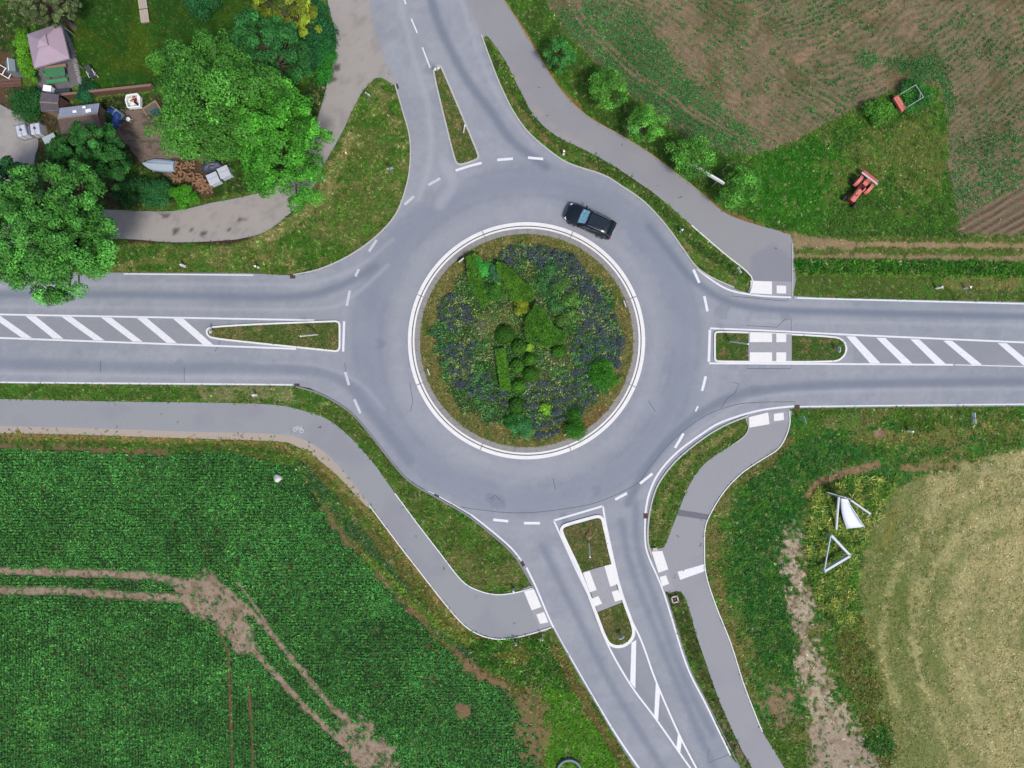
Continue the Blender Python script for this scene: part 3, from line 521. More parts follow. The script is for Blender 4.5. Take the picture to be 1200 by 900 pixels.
# bicycle symbol on the path
bx, by = 350, 502
def bp_(u, v): a = R(12); return (bx+u*math.cos(a)-v*math.sin(a), by+u*math.sin(a)+v*math.cos(a))
bsym = empty('bicycle_symbol', (0, 0, 0)); bsym.parent = swpath
for cx_ in (-4, 4): ribbon([bp_(cx_+2.2*math.cos(2*PI*k/14), 2+2.2*math.sin(2*PI*k/14)) for k in range(14)], .7, .019, 'wheel_ring', pm2, bsym, closed=True)
for a_, b_ in (((-4, 2), (-1.5, -1.5)), ((-1.5, -1.5), (3, -1.5)), ((3, -1.5), (4, 2)), ((3, -1.5), (0, 2)), ((0, 2), (-1.5, -1.5)), ((3, -1.5), (2.6, -3.5)), ((-1.7, -1.7), (-2.5, -2.9))): ribbon([bp_(*a_), bp_(*b_)], .7, .0195, 'frame_line', pm2, bsym)
quadp([(794, 670), (825.5, 661), (826.5, 669), (797, 679.5)], .02, 'stop_bar', pm, sepath); quadp([(794.7, 597), (832, 603), (830.7, 609.5), (792.5, 604)], .018, 'dark_patch', newmat('dark_patch', A(110, 110, 120), noise=.15, nscale=5), sepath)
# kerbs along the road and the paths (real steps)
for pts, wd, mat, hh in (([(463, 99), (472, 130), (480, 160), (481, 187), (477, 216), (464, 251), (440, 278), (408, 300.5), (373, 316), (344, 322)], 1.5, km, .1), ([(564, 41), (577, 77), (588, 104), (601, 130), (617, 153), (640, 174), (666, 191.5), (706, 205), (728, 218), (755, 237), (780, 264), (801, 293), (815, 312), (833, 325), (860, 337)], 1.6, km, .1),
                         ([(347, 453), (374, 461), (401, 476), (417, 489), (438, 514), (459, 541), (480, 564), (512, 583), (549, 604.5), (581, 630), (602, 650), (613, 667), (627, 691)], 1.8, kg, .1), ([(876, 487.5), (848, 499), (822, 515), (795, 537), (777, 558), (767, 577), (760.5, 604), (759, 633), (763, 650)], 1.8, km, .1),
                         ([(810, 264), (847, 296), (880, 324), (879, 344)], 1.2, kw, .08), ([(928.5, 285), (928.5, 347)], 1.2, km, .06), ([(463, 578), (488, 612), (515, 647), (541, 680), (560, 691.5), (581, 696.5), (603, 694.5), (624, 689)], 1.1, kw, .07), ([(433, 592), (467, 637.5), (493, 671), (520, 705.5), (544, 732.5), (565, 744.8), (587, 748.8), (613, 745), (646, 735)], 1.2, kw, .07),
                         ([(877, 489), (877, 502), (871, 512), (857, 522)], 1.1, km, .07), ([(924.5, 482), (925.3, 495), (921.3, 510), (911.3, 526.3), (889.3, 540.5), (868.3, 555), (847.3, 577.4), (831.3, 604), (826, 620), (825.3, 640), (827, 672), (838.5, 709), (856, 753), (870.5, 799), (884.5, 836), (893, 857)], 1.1, kw, .07),
                         ([(648, 736), (673, 781), (701, 829), (726, 871), (758, 920)], 1.4, kg, .03), ([(781, 697), (807, 779), (830, 826), (868, 901)], 1.2, kg, .03), ([(588, -4), (601, 16), (627, 58), (656, 104), (688, 136), (728, 159), (760, 179), (787, 199), (813, 219), (838, 241)], .9, newmat('sandy_edging', A(166, 146, 112), noise=.2), .05)):
    ribbon(pts, wd, .02+hh, 'kerb', mat, road, thick=hh+.05, smooth=4)
# drain grates
dg = newmat('rusty_drain_iron', A(92, 70, 66), rough=.7, metal=.3, noise=.2)
for x, y, a in ((343, 324, 0), (348, 452, 0), (934, 477, 0), (756.5, 604.5, 90), (612, 661, 60), (511, 582, 25), (464.5, 101.5, 70)):
    d = empty('drain_grate', W(x, y, .02), R(-a)); d.parent = road; mb = MB()
    for q in range(-3, 4): mb.box((q*.07, 0, .012), (.035, .34, .02))
    mb.box((0, .17, .012), (.5, .05, .024)); mb.box((0, -.17, .012), (.5, .05, .024)); mb.box((0, 0, .004), (.5, .34, .004)); mb.build('grate_bars', dg, d)
# ------------------------------------------------------------------ foliage tools
leafm = newmat('leaf', rough=.65, spec=.25, attr=True, transl=.25)
grassm = newmat('grass_blade', rough=.8, spec=.15, attr=True, transl=.2)
barkm = newmat('bark', (.09, .07, .05), rough=.95, noise=.3, nscale=8, bump=.6, bscale=20)
def unit(v): return v/np.maximum(np.linalg.norm(v, axis=-1, keepdims=True), 1e-6)
def leaves(P, Nrm, size, col, r=rng, asp=.62):
    """kite shaped leaves at P, facing Nrm (jittered by caller)"""
    n = len(P); a = unit(np.cross(Nrm, unit(r.normal(size=(n, 3))))); b = np.cross(Nrm, a); s = np.asarray(size).reshape(-1, 1)
    V = np.stack([P-a*s*.5, P+b*s*asp*.5+Nrm*s*.08-a*s*.05, P+a*s*.5-Nrm*s*.12, P-b*s*asp*.5+Nrm*s*.08-a*s*.05], 1).reshape(-1, 3)
    return V, np.repeat(col, 4, 0)
def jitcol(base, n, v=.25, h=.12, r=rng):
    c = np.array(base, np.float32)*np.ones((n, 1), np.float32); k = np.exp(r.normal(0, v, (n, 1))); t = r.normal(0, h, (n, 1))
    c = c*k; c[:, 0:1] *= np.exp(t); c[:, 2:3] *= np.exp(-t*.6); return np.clip(c, 0.002, .9)
# ------------------------------------------------------------------ grass, crop and weeds: stuff nobody could count
def scatter(n, dens, box=None, r=rng):
    b = box or (X0+2, Y0+2, X1-2, Y1-2); px = r.uniform(b[0], b[2], n); py = r.uniform(b[1], b[3], n)
    k = r.random(n) < samp(dens, px, py); return px[k], py[k]
def tufts(name, px, py, nb, ln, wd, gain, label, cat, z=0.0, var=.34, lean=(.6, 1.35), zf=None, up=0):
    n = len(px); g = samp(G, px, py)*gain; hh = samp(HGT, px, py)
    base = np.stack([(px-600)*S, (450-py)*S, np.full(n, z) if zf is None else zf(px, py)], -1)
    base = np.repeat(base, nb, 0); m = len(base); base[:, :2] += rng.normal(0, .035, (m, 2))
    th = rng.uniform(0, 2*PI, m); le = rng.uniform(*lean, m); L = ln*np.repeat(hh, nb)*rng.uniform(.6, 1.3, m)
    d = np.stack([np.cos(th)*np.sin(le), np.sin(th)*np.sin(le), np.cos(le)], -1); sd_ = np.stack([-np.sin(th), np.cos(th), np.zeros(m)], -1)
    ww = (wd*rng.uniform(.6, 1.4, m))[:, None]
    mid = base+d*L[:, None]*.55; tip = base+d*L[:, None]+np.stack([np.cos(th)*L*.2, np.sin(th)*L*.2, -.12*L], -1)
    V = np.stack([base-sd_*ww*.4, base+sd_*ww*.4, mid+sd_*ww*.5, tip, mid-sd_*ww*.5], 1)
    V5 = V.reshape(-1, 3); k = np.exp(np.repeat(rng.normal(0, var, n), nb)+rng.normal(0, .15, m))[:, None]; c = np.repeat(g, nb, 0)*k
    t = np.repeat(rng.normal(0, .1, n), nb)[:, None]; c[:, 0:1] *= np.exp(t)
    o = fastmesh(name, V5, 5, grassm, np.repeat(np.clip(c, 0, .9), 5, 0)); tag(o, label, cat, kind='stuff'); return o
HARD2 = np.maximum(sstep(blur(M_hard, 1.6)+(NZ3-.5)*.7, .35, .95)*.9, (rI < 141)).astype(np.float32); HARD2 = np.maximum(HARD2, blur(M_road, .6)*.9)
free = (1-HARD2)*(HARD2 < .5)
def sub(box, n, extra=1.0): return scatter(n, np.clip(DEN*free*extra/1.5, 0, 1), box)
SEb = (778, 470, 1258, 958)
is_crop = M_crop > .3
px, py = scatter(300000, np.clip(DEN*free/1.5, 0, 1)); q = samp(is_crop, px, py); px, py = px[~q], py[~q]
G_GAIN = 1.75
q_me = samp(rm, px, py) > .5; q_ta = (samp(HGT, px, py) > 1.55); q_law = samp(lawn, px, py) > .5
a = ~q_me & ~q_ta & ~q_law
tufts('grass', px[a], py[a], 4, .17, .045, G_GAIN, 'short green and straw coloured grass on the verges and banks beside the roads', 'grass')
a = q_me; tufts('dry_grass', px[a], py[a], 4, .2, .04, G_GAIN, 'pale olive mown hay meadow in the lower right corner', 'dry grass')
a = q_law & ~q_me; tufts('lawn_grass', px[a], py[a], 4, .16, .045, G_GAIN, 'deep green clipped lawn of the garden behind the pavilion', 'lawn')
a = q_ta & ~q_me & ~q_law; tufts('tall_grass', px[a], py[a], 7, .22, .06, G_GAIN*1.35, 'tall tangled grass and weeds along the field edges and beside the white frames', 'tall grass', lean=(.6, 1.3))
# crop plants: small rosettes in rows
def rosettes(name, px, py, nl, ln, wd, base, label, cat, var=.3, zl=(.5, 1.2), bright=None, hs=None):
    n = len(px); P = np.stack([(px-600)*S, (450-py)*S, np.full(n, -.04)], -1); P = np.repeat(P, nl, 0); m = len(P)
    hs_ = np.repeat(hs if hs is not None else np.ones(n), nl)
    th = np.repeat(rng.uniform(0, 2*PI, n), nl)+np.tile(np.arange(nl)*2.4, n)+rng.normal(0, .2, m); le = rng.uniform(*zl, m); L = ln*rng.uniform(.55, 1.25, m)*hs_
    d = np.stack([np.cos(th)*np.sin(le), np.sin(th)*np.sin(le), np.cos(le)], -1); s_ = np.stack([-np.sin(th), np.cos(th), np.zeros(m)], -1); L = L[:, None]; w_ = wd*rng.uniform(.7, 1.3, (m, 1))*hs_[:, None]
    up = np.array([0, 0, 1.0])
    V = np.stack([P+d*L*.15, P+d*L*.6+s_*w_*.5, P+d*L*1.0-up*L*.18, P+d*L*.6-s_*w_*.5], 1).reshape(-1, 3)
    c = np.repeat(jitcol(base, n, var*.6, .15), nl, 0)*np.exp(rng.normal(0, .4, (m, 1))); pk = rng.random(m) < .08; c[pk] = c[pk]*1.6+.03
    if bright is not None: c *= np.repeat(bright, nl)[:, None]
    return tag(fastmesh(name, V, 4, leafm, np.repeat(np.clip(c, 0, .8), 4, 0)), label, cat, kind='stuff')
gxr, gyr = np.meshgrid(np.arange(-50, 640, 2.3), np.arange(520, 955, 3.4)); gxr = gxr.ravel()+rng.normal(0, .5, gxr.size); gyr = gyr.ravel()+rng.normal(0, .4, gyr.size)
gx2, gy2 = np.meshgrid(np.arange(-50, 640, 3.4), np.arange(520, 955, 2.3)); gx2 = gx2.ravel()+rng.normal(0, .4, gx2.size); gy2 = gy2.ravel()+rng.normal(0, .6, gy2.size)
def below(x, y): return y > np.interp(x, [-60, 230, 640], [715, 720, 900])
k1 = ~below(gxr, gyr); k2 = below(gx2, gy2); cx_ = np.concatenate([gxr[k1], gx2[k2]]); cy_ = np.concatenate([gyr[k1], gy2[k2]])
keep = (samp(M_crop, cx_, cy_) > rng.uniform(.3, .8, len(cx_))) & (samp(NOCROP, cx_, cy_) < rng.uniform(.2, 1.02, len(cx_))) & (samp(M_hard, cx_, cy_) < .1)
cx_, cy_ = cx_[keep], cy_[keep]; vig = .78+.42*samp(fbm(50, 101), cx_, cy_)
rosettes('crop_plants', cx_, cy_, 9, .225, .06, A(66, 128, 54, 1.5), 'rows of young dark green crop plants filling the lower left field', 'crop', var=.45, bright=vig, hs=.8+.4*samp(fbm(22, 102), cx_, cy_))
px, py = scatter(150000, np.clip(NEW*free, 0, 1), (600, -40, 1255, 290))
rosettes('field_weeds', px, py, 5, .17, .075, A(60, 116, 54, 1.3), 'small green weeds and seedlings scattered in rows over the brown soil', 'weeds', bright=.8+.4*samp(NZ2, px, py))
px, py = scatter(150000, np.clip(NOCROP*(.04+.8*sstep(fbm(7, 401, 3), .58, .8))*free, 0, 1))
rosettes('track_weeds', px, py, 5, .18, .08, A(56, 112, 54, 1.3), 'small weeds growing in clumps on the bare soil tracks and the sandy strip', 'weeds')
# leafy herbs on the banks: undergrowth
und = (veg*sstep(fbm(9, 310, 3), .6, .8)*.22*(1-rm)*(1-lawn)).astype(np.float32)
for m_, a_ in ((rag(mask_line([(355, 548), (395, 595), (430, 640), (470, 690), (520, 745), (560, 775)], 16), 4, .8), 1), (rag(mask_poly([(550, 752), (640, 748), (668, 800), (690, 850), (640, 850), (570, 785)]), 6, .9), .6), (rag(mask_poly([(928, 306), (1255, 309), (1255, 327), (928, 321)]), 1, .3), .8),
               (rag(mask_poly([(870, 565), (930, 525), (1000, 560), (1040, 555), (1050, 590), (950, 580), (935, 640), (945, 800), (900, 790), (850, 660)]), 9, .9), .35), (rag(mask_poly([(960, 660), (1010, 700), (1030, 790), (1055, 900), (1010, 880), (985, 780)]), 6, .9), .5), (rag(mask_line([(580, 60), (600, 105), (640, 155), (700, 192), (760, 230), (820, 290), (872, 325)], 8), 3, .8), .35),
               (rag(mask_poly([(770, 600), (790, 600), (783, 635), (765, 640)]), 3, .6), .5), (rag(mask_poly([(240, 232), (150, 245), (130, 200), (170, 195), (225, 215)]), 4, .6), .5), (rag(mask_poly([(60, 120), (75, 150), (40, 135), (12, 115), (20, 90), (45, 100)]), 3, .6), .8), (rag(mask_poly([(118, 110), (150, 108), (160, 115), (130, 135), (118, 150)]), 3, .5), .8), (rag(mask_poly([(890, 170), (960, 160), (1010, 130), (1100, 90), (1090, 130), (1000, 170), (920, 200)]), 8, .8), .4), (rag(mask_blob(1031, 202, 6), 1, .4), 1), (NWH := rag(mask_line([(300, 283), (345, 255), (372, 225)], 8), 3, .8), .15)):
    und = np.maximum(und, m_*a_)
px, py = scatter(260000, np.clip(und*free, 0, 1)); n = len(px); hb = samp(HGT, px, py)
lv = rng.random(n)**.6*.30*np.clip(hb, .6, 1.5)*(.4+.9*samp(NZ3, px, py)); P = np.stack([(px-600)*S, (450-py)*S, lv], -1)
Nn = unit(rng.normal(0, .55, (n, 3))+np.array([0, 0, 1.0])); cc = samp(G, px, py)*2.0*np.exp(rng.normal(0, .3, (n, 1)))*(.6+.8*samp(fbm(6, 104, 3), px, py))[:, None]
V, Cc = leaves(P, Nn, rng.uniform(.09, .2, n), np.clip(cc, 0, .8)); tag(fastmesh('undergrowth', V, 4, leafm, Cc), 'leafy herbs, nettles and low scrub on the banks and field edges', 'undergrowth', kind='stuff')
# ------------------------------------------------------------------ traffic islands
turfm = newmat('island_turf', A(78, 86, 44), rough=.95, noise=.4, nscale=5, bump=.8, bscale=20)
slabg = newmat('grey_paving_slab', A(158, 158, 164), rough=.8, noise=.08, nscale=3, bump=.1); slabw = newmat('white_tactile_slab', A(236, 234, 232), rough=.7, noise=.06, nscale=4, bump=.3, bscale=60)
def chaikin(p, n):
    for _ in range(n):
        q = []
        for i in range(len(p)):
            a, b = p[i], p[(i+1) % len(p)]; q += [(a[0]*.75+b[0]*.25, a[1]*.75+b[1]*.25), (a[0]*.25+b[0]*.75, a[1]*.25+b[1]*.75)]
        p = q
    return p
def island(name, outline, kerbw, kmat, n=4, slabs=None, h=.12):
    o = empty(name, (0, 0, 0), kind='structure'); pts = chaikin(outline, 2)
    ribbon(pts, kerbw, .02+h, 'kerb_stone', kmat, o, thick=h+.03, closed=True)
    mb = MB(); mb.prism([W(*p)[:2] for p in pts], .0, .02+h-.03); mb.build('turf', turfm, o)
    m = mask_poly(pts)*(1-mask_line(pts+[pts[0]], kerbw*1.1+1.6, .3))
    return o, m
isl = []
o_, m_ = island('traffic_island', [(507, 82), (510, 77.5), (516, 77.5), (519, 83), (540, 132), (560, 180), (561, 185), (557, 188), (541, 193.5), (536, 192.5), (533, 188), (521, 140)], 2.0, km); isl.append((m_, .1))
o_, m_ = island('traffic_island', [(242.5, 388), (245, 384.5), (252, 383), (300, 380), (391, 376.6), (395, 376.7), (397.7, 378.2), (398.3, 382), (398.3, 394), (398.3, 406), (397.5, 409.8), (394.5, 411.6), (391, 411.3), (300, 402), (249, 396.5), (244, 393)], 2.0, kw); isl.append((m_, .1))
ie, m_ = island('traffic_island', [(837.3, 393), (837.8, 390), (841, 388.8), (860, 389.3), (900, 390.5), (975, 394.5), (985, 397), (991, 404), (991, 413), (985, 421), (976, 424), (900, 424), (860, 423.8), (841, 423.5), (837.8, 422.3), (837.3, 419), (837.3, 406)], 2.0, kw)
m_ *= ((XX < 876)+(XX > 928)) > 0; isl.append((m_, .1))
is_, m_ = island('traffic_island', [(658.2, 624), (657.8, 619.5), (660, 616.3), (665, 614.3), (680, 610), (697, 605.3), (702.5, 604.8), (705.8, 607.5), (707.3, 613), (714, 645), (729, 700), (742, 733), (742.5, 745), (736, 753.5), (727, 757.5), (717, 756.5), (710, 750), (697, 715), (680, 670), (665, 639)], 3.6, kw)
crosspoly = [(684, 669.5), (714, 661), (728.5, 705.5), (700, 716.5)]
m_ *= 1-mask_poly([(680, 668), (716, 659), (731, 706), (698, 718)]); isl.append((m_, .1))
def slab(pts, z, mat, parent, name='paving_slab'):
    mb = MB(); mb.prism([W(*p)[:2] for p in pts], z-.03, z); return mb.build(name, mat, parent)
slab([(876.5, 389.8), (927, 392), (927, 423.2), (876.5, 423.2)], .155, slabg, ie)
for q in ([(878, 390), (904, 391), (904, 401), (878, 401)], [(878, 413), (904, 413), (904, 423.5), (878, 423.5)], [(909, 391.2), (920.5, 391.7), (920.5, 401), (909, 401)], [(909, 413), (920.5, 413), (920.5, 423.5), (909, 423.5)]): slab(q, .16, slabw, ie, 'tactile_slab')
slab(crosspoly, .155, slabg, is_)
for q in ([(682.7, 670.7), (690.7, 668.5), (699, 690.7), (691, 693.5)], [(693, 700.8), (701, 698), (705.5, 706.7), (697, 710)], [(708, 663), (716.5, 660.5), (723, 684), (715, 687)], [(716.5, 693), (724.3, 690.7), (729, 702), (720.5, 704.5)]): slab(q, .16, slabw, is_, 'tactile_slab')
cr = empty('crossing_paving', (0, 0, 0), kind='structure')
slab([(879, 328.5), (928, 330), (928, 346), (906, 346.5), (879, 344.6)], .034, slabg, cr); slab([(879.5, 329), (904.5, 330), (904.5, 345), (879.5, 343.6)], .04, slabw, cr, 'tactile_slab'); slab([(910, 334.5), (921, 335), (921, 344), (910, 343.7)], .04, slabw, cr, 'tactile_slab')
slab([(876.7, 489), (900, 483), (924, 481), (923.5, 492.7), (878, 501.5)], .034, slabg, cr); slab([(877, 489), (900, 483.2), (901.5, 497), (878, 501)], .04, slabw, cr, 'tactile_slab'); slab([(906.7, 485), (918, 483.5), (918.5, 492), (907, 493.5)], .04, slabw, cr, 'tactile_slab')
slab([(613.5, 693), (625.5, 689.8), (645.5, 732.5), (632.5, 737)], .034, slabg, cr); slab([(614, 693), (625.5, 690), (634.5, 711), (623, 715)], .04, slabw, cr, 'tactile_slab'); slab([(628.5, 720), (637.5, 717), (642.5, 729), (633, 731)], .04, slabw, cr, 'tactile_slab')
slab([(763, 645.5), (776, 645), (790, 690), (778, 693.5)], .034, slabg, cr); slab([(763.5, 646), (776, 645.5), (783, 667), (771.5, 671)], .04, slabw, cr, 'tactile_slab'); slab([(773, 676), (780.3, 674), (784, 684), (776, 687)], .04, slabw, cr, 'tactile_slab')
# ------------------------------------------------------------------ central island: low mound with a double kerb
def ih(r_px):      # ground height of the mound, r in px from the centre
    return .14+1.0*np.clip(1-(np.asarray(r_px)/124.0)**2, 0, 1)**1.2
ci = empty('central_island', (0, 0, 0), kind='structure'); CC = W(ICX, ICY)
def arc(r0, r1, z, mat, name, segs, gap=.25, thick=.1):
    mb = MB()
    for k in range(segs):
        a0 = 2*PI*k/segs+R(22)+R(gap); a1 = 2*PI*(k+1)/segs+R(22)-R(gap); n = int(192/segs)
        for (ra, rb) in ((r0, r1),):
            v = []; 
            for i in range(n+1):
                a = a0+(a1-a0)*i/n
                for rr, zz in ((ra, z-thick), (ra, z), (rb, z), (rb, z-thick)): v.append((CC.x+rr*S*math.cos(a), CC.y+rr*S*math.sin(a), zz))
            f = [(i*4+q, i*4+q+1, i*4+5+q, i*4+4+q) for i in range(n) for q in range(3)]+[(0, 1, 2, 3), (n*4+3, n*4+2, n*4+1, n*4)]
            f = [tuple(reversed(x)) for x in f]; mb.add(v, f)
    return mb.build(name, mat, ci)
arc(134.7, 138.9, .075, kw, 'outer_kerb', 8, .22); arc(133.2, 134.9, .028, newmat('dark_gutter', A(112, 110, 112), noise=.2), 'gutter', 1, 0, .02); arc(131.1, 133.3, .13, kw, 'inner_kerb', 8, .15); arc(124.5, 131.2, .12, newmat('concrete_strip', A(146, 144, 142), noise=.2, nscale=4, bump=.3), 'concrete_strip', 64, .06)
# planting palette of the island on its own raster
IG = np.zeros((CH, CW, 3), np.float32); G_keep = G.copy(); lay(FULL*(rI < 130), A(102, 102, 56))
inn = (rI < 108+(NZ1-.5)*18).astype(np.float32)
lay((rI < 130)*sstep(NZ1, .5, .8)*.6, A(74, 98, 38)); lay((rI < 130)*sstep(NZ3, .5, .8)*.6, A(132, 122, 78))
lay(inn*.9, A(58, 76, 40)); lay(inn*sstep(fbm(10, 111), .5, .75)*.8, A(46, 88, 32)); lay(rag(mask_poly([(560, 370), (600, 360), (605, 385), (580, 395), (575, 420), (560, 400)]), 5, .8)*.8, A(112, 112, 62))
lay(rag(mask_poly([(620, 425), (665, 410), (672, 440), (650, 455), (620, 462)]), 5, .8)*.8, A(98, 96, 62)); lay(rag(mask_poly([(690, 470), (715, 480), (705, 500), (680, 505)]), 4, .8)*.7, A(116, 92, 60))
IV = []; 
rr_ = np.concatenate([[0], np.linspace(4, 124.6, 42)]); 
for r_ in rr_:
    for k in range(96): a = 2*PI*k/96; IV.append((CC.x+r_*S*math.cos(a), CC.y+r_*S*math.sin(a), float(ih(r_))))
IV = np.array(IV); IF = [(j*96+k, (j+1)*96+k, (j+1)*96+(k+1) % 96, j*96+(k+1) % 96) for j in range(len(rr_)-1) for k in range(96)]
px_ = IV[:, 0]/S+600; py_ = 450-IV[:, 1]/S
fastmesh('island_soil', IV, 4, gm, samp(G, px_, py_), parent=ci, faces=IF)
dI = (rI < 124).astype(np.float32)
px, py = scatter(60000, dI*.8, (490, 272, 744, 526))
zI = lambda x, y: ih(np.hypot(x-ICX, y-ICY))-.01
HGT[:] = np.where(rI < 130, .9, HGT); tufts('island_grass', px, py, 4, .17, .045, G_GAIN, 'olive grass ring inside the kerb of the round central island', 'grass', zf=zI)
BUSH = np.zeros((CH, CW), np.float32)
for bx_, by_, br_ in ((591.7, 391.7, 13), (608, 406, 10), (605.7, 429, 10), (622, 438, 10), (621, 420.7, 9), (608, 451.7, 10), (605, 475, 11), (654, 412, 10), (708, 439, 17), (674, 497, 16)): BUSH = np.maximum(BUSH, mask_blob(bx_, by_, br_))
wd_ = np.clip(inn*(1-.85*BUSH)*(.35+.65*sstep(fbm(12, 113), .35, .6)), 0, 1)
px, py = scatter(95000, wd_, (500, 284, 734, 514)); n = len(px); cl = samp(fbm(5, 115, 3), px, py)
P = np.stack([(px-600)*S, (450-py)*S, zI(px, py)+rng.random(n)**.6*.36*(.3+cl)], -1); Nn = unit(rng.normal(0, .6, (n, 3))+np.array([0, 0, 1.0]))
pal = np.array([A(62, 112, 66), A(84, 130, 56), A(50, 92, 58), A(120, 142, 70), A(92, 106, 84)])*1.8
ci_ = np.clip((samp(fbm(16, 117), px, py)*5+rng.normal(0, .6, n)), 0, 4.9).astype(int)
V, Cc = leaves(P, Nn, rng.uniform(.08, .17, n), np.clip(pal[ci_]*np.exp(rng.normal(0, .35, (n, 1)))*(.6+.8*cl[:, None]), 0, .8)); tag(fastmesh('ground_cover', V, 4, leafm, Cc), 'mixed leafy ground cover between the shrubs of the central island', 'ground cover', kind='stuff')
# turf on the splitters
for (m_, z), lab in zip(isl, ('short dry grass on the narrow wedge island of the upper road', 'short dry grass on the long wedge island of the left road', 'green grass on the two beds of the right traffic island', 'olive grass on the two beds of the lower traffic island')):
    m_ = m_.astype(np.float32); ys_, xs_ = np.where(m_ > .5); px, py = scatter(14000 if len(xs_) < 9000 else 22000, m_, (xs_.min()/Q+X0, ys_.min()/Q+Y0, xs_.max()/Q+X0, ys_.max()/Q+Y0))
    c_ = A(66, 98, 38) if 'right' in lab else A(92, 98, 52); lay(m_, c_); lay(m_*sstep(NZ1, .4, .7)*.7, A(58, 90, 30)); lay(m_*sstep(NZ3, .55, .8)*.7, A(126, 110, 76)); HGT[:] = np.where(m_ > .5, .6, HGT)
    k = int(42*len(xs_)*.0064/4*1.2); px, py = px[:k*3], py[:k*3]
    tufts('island_grass', px, py, 4, .17, .045, G_GAIN, lab, 'grass', z=.1)
# ------------------------------------------------------------------ shrubs and trees
def cloud(clumps, nl, size, col, r, cvar=.18, core=None, upb=.35, hollow=.55, jit=.45):
    """clumps: list of (centre, radius vec). returns leaf mesh arrays"""
    Ps = []; Ns = []; Cs = []; tot = sum(c[1][0]*c[1][1] for c in clumps)
    for c, rad in clumps:
        n = max(12, int(nl*rad[0]*rad[1]/tot)); d = unit(r.normal(size=(n, 3))); d[:, 2] = np.where(d[:, 2] < -.35, -d[:, 2], d[:, 2]); rr = (hollow+(1-hollow)*r.random(n)**.5)[:, None]*(1+r.normal(0, .07, (n, 1)))
        Ps.append(np.array(c)+d*rr*np.array(rad)); Ns.append(unit(d*.6+np.array([0, 0, upb])+r.normal(0, jit, (n, 3))))
        k = math.exp(r.normal(0, cvar)); cc = jitcol(np.array(col)*k, n, .22, .07, r); Cs.append(cc)
    P = np.concatenate(Ps); n = len(P); V, C = leaves(P, np.concatenate(Ns), r.uniform(size*.7, size*1.3, n), np.concatenate(Cs), r); return V, C
def shrub(name, label, cat, cx, cy, rpx, h, col, z=0.0, group=None, seed=0, ncl=9, nl=2600, leaf=.11, ry=None, stem=True, zbase=None, cvar=.2, rot=0):
    r = np.random.default_rng(1000+seed); zb = z; rpx = rpx*1.22; ry = ry*1.22 if ry else None; b = W(cx, cy, zb+h*.6); kk = (H-zb-h*.6)/H; rx = rpx*S*kk; ryy = (ry or rpx)*S*kk
    t = empty(name, (b.x, b.y, zb), 0, label, cat, group); cl = []
    for i in range(ncl):
        a = r.uniform(0, 2*PI); q = math.sqrt(r.random())*.68; x_, y_ = rx*q*math.cos(a), ryy*q*math.sin(a)
        if rot: x_, y_ = x_*math.cos(rot)-y_*math.sin(rot), x_*math.sin(rot)+y_*math.cos(rot)
        s_ = min(rx, ryy)*r.uniform(.3, .46); hz = h*r.uniform(.38, .72)*(1-.35*q); cl.append(((x_, y_, hz), (s_, s_, min(h*.42, s_*1.1))))
    cl.append(((0, 0, h*.42), (rx*.5, ryy*.5, h*.42)))
    V, C = cloud(cl, nl, leaf, col, r, cvar); fastmesh('foliage', V, 4, leafm, C, t)
    mb = MB()
    for i in range(3): a = i*2.1+r.random(); mb.tube((0, 0, -.05), (rx*.3*math.cos(a), ryy*.3*math.sin(a), h*.5), .03+h*.01, .012, 6)
    mb.build('stem', barkm, t); return t
def tree(name, label, cx, cy, rx, ry, zb, zt, col, seed, ncl=70, nl=24000, leaf=.2, trunk=.22, group=None, csz=(.11, .19), cat='tree', gap=0, cx0=None):
    r = np.random.default_rng(2000+seed); zm = zb+(zt-zb)*.55; kk = (H-zm)/H; c = W(cx, cy, zm); RX, RY = rx*S*kk, ry*S*kk; RZ = (zt-zb)/2
    if cx0: c0 = W(cx0[0], cx0[1], 0)
    else: c0 = Vector((c.x, c.y, 0))
    t = empty(name, (c0.x, c0.y, 0), 0, label, cat, group); off = Vector((c.x-c0.x, c.y-c0.y, 0)); cl = []; ph = r.uniform(0, 6, 3)
    for i in range(int(ncl*1.9)):
        d = unit(r.normal(size=3)); d[2] = abs(d[2]) if r.random() < .75 else d[2]; aa = math.atan2(d[1], d[0]); q = r.uniform(.45, 1.0)**.6*(1+.10*math.sin(3*aa+ph[0])+.07*math.sin(5*aa+ph[1])+.06*math.sin(4*d[2]*3+ph[2]))
        if gap and r.random() < gap: continue
        s_ = min(RX, RY)*r.uniform(*csz)*1.0
        p = np.array([off.x+d[0]*(RX-s_*.7)*q, off.y+d[1]*(RY-s_*.7)*q, zb+RZ+d[2]*(RZ-s_*.6)*q]); cl.append((p, (s_, s_*r.uniform(.8, 1.1), s_*r.uniform(.6, .85))))
    V, C = cloud(cl, nl, leaf, col, r, .30, hollow=.5, upb=.3, jit=.38); fastmesh('crown', V, 4, leafm, C, t)
    mb = MB(); z1 = zb+(zt-zb)*.25; top = Vector((off.x*.5, off.y*.5, z1)); mb.tube((0, 0, -.1), (0, 0, .4), trunk*1.5, trunk*1.1, 10); mb.tube((0, 0, .4), top, trunk*1.1, trunk*.8, 10)
    for p, s_ in cl[::2]:
        p = Vector(p); mid = top.lerp(p, .45)+Vector((0, 0, -.05*(zt-zb))); mb.tube(top-Vector((0, 0, .3)), mid, trunk*.42, trunk*.24, 6, False); mb.tube(mid, p, trunk*.24, trunk*.07, 5, False)
    mb.build('trunk', barkm, t); return t
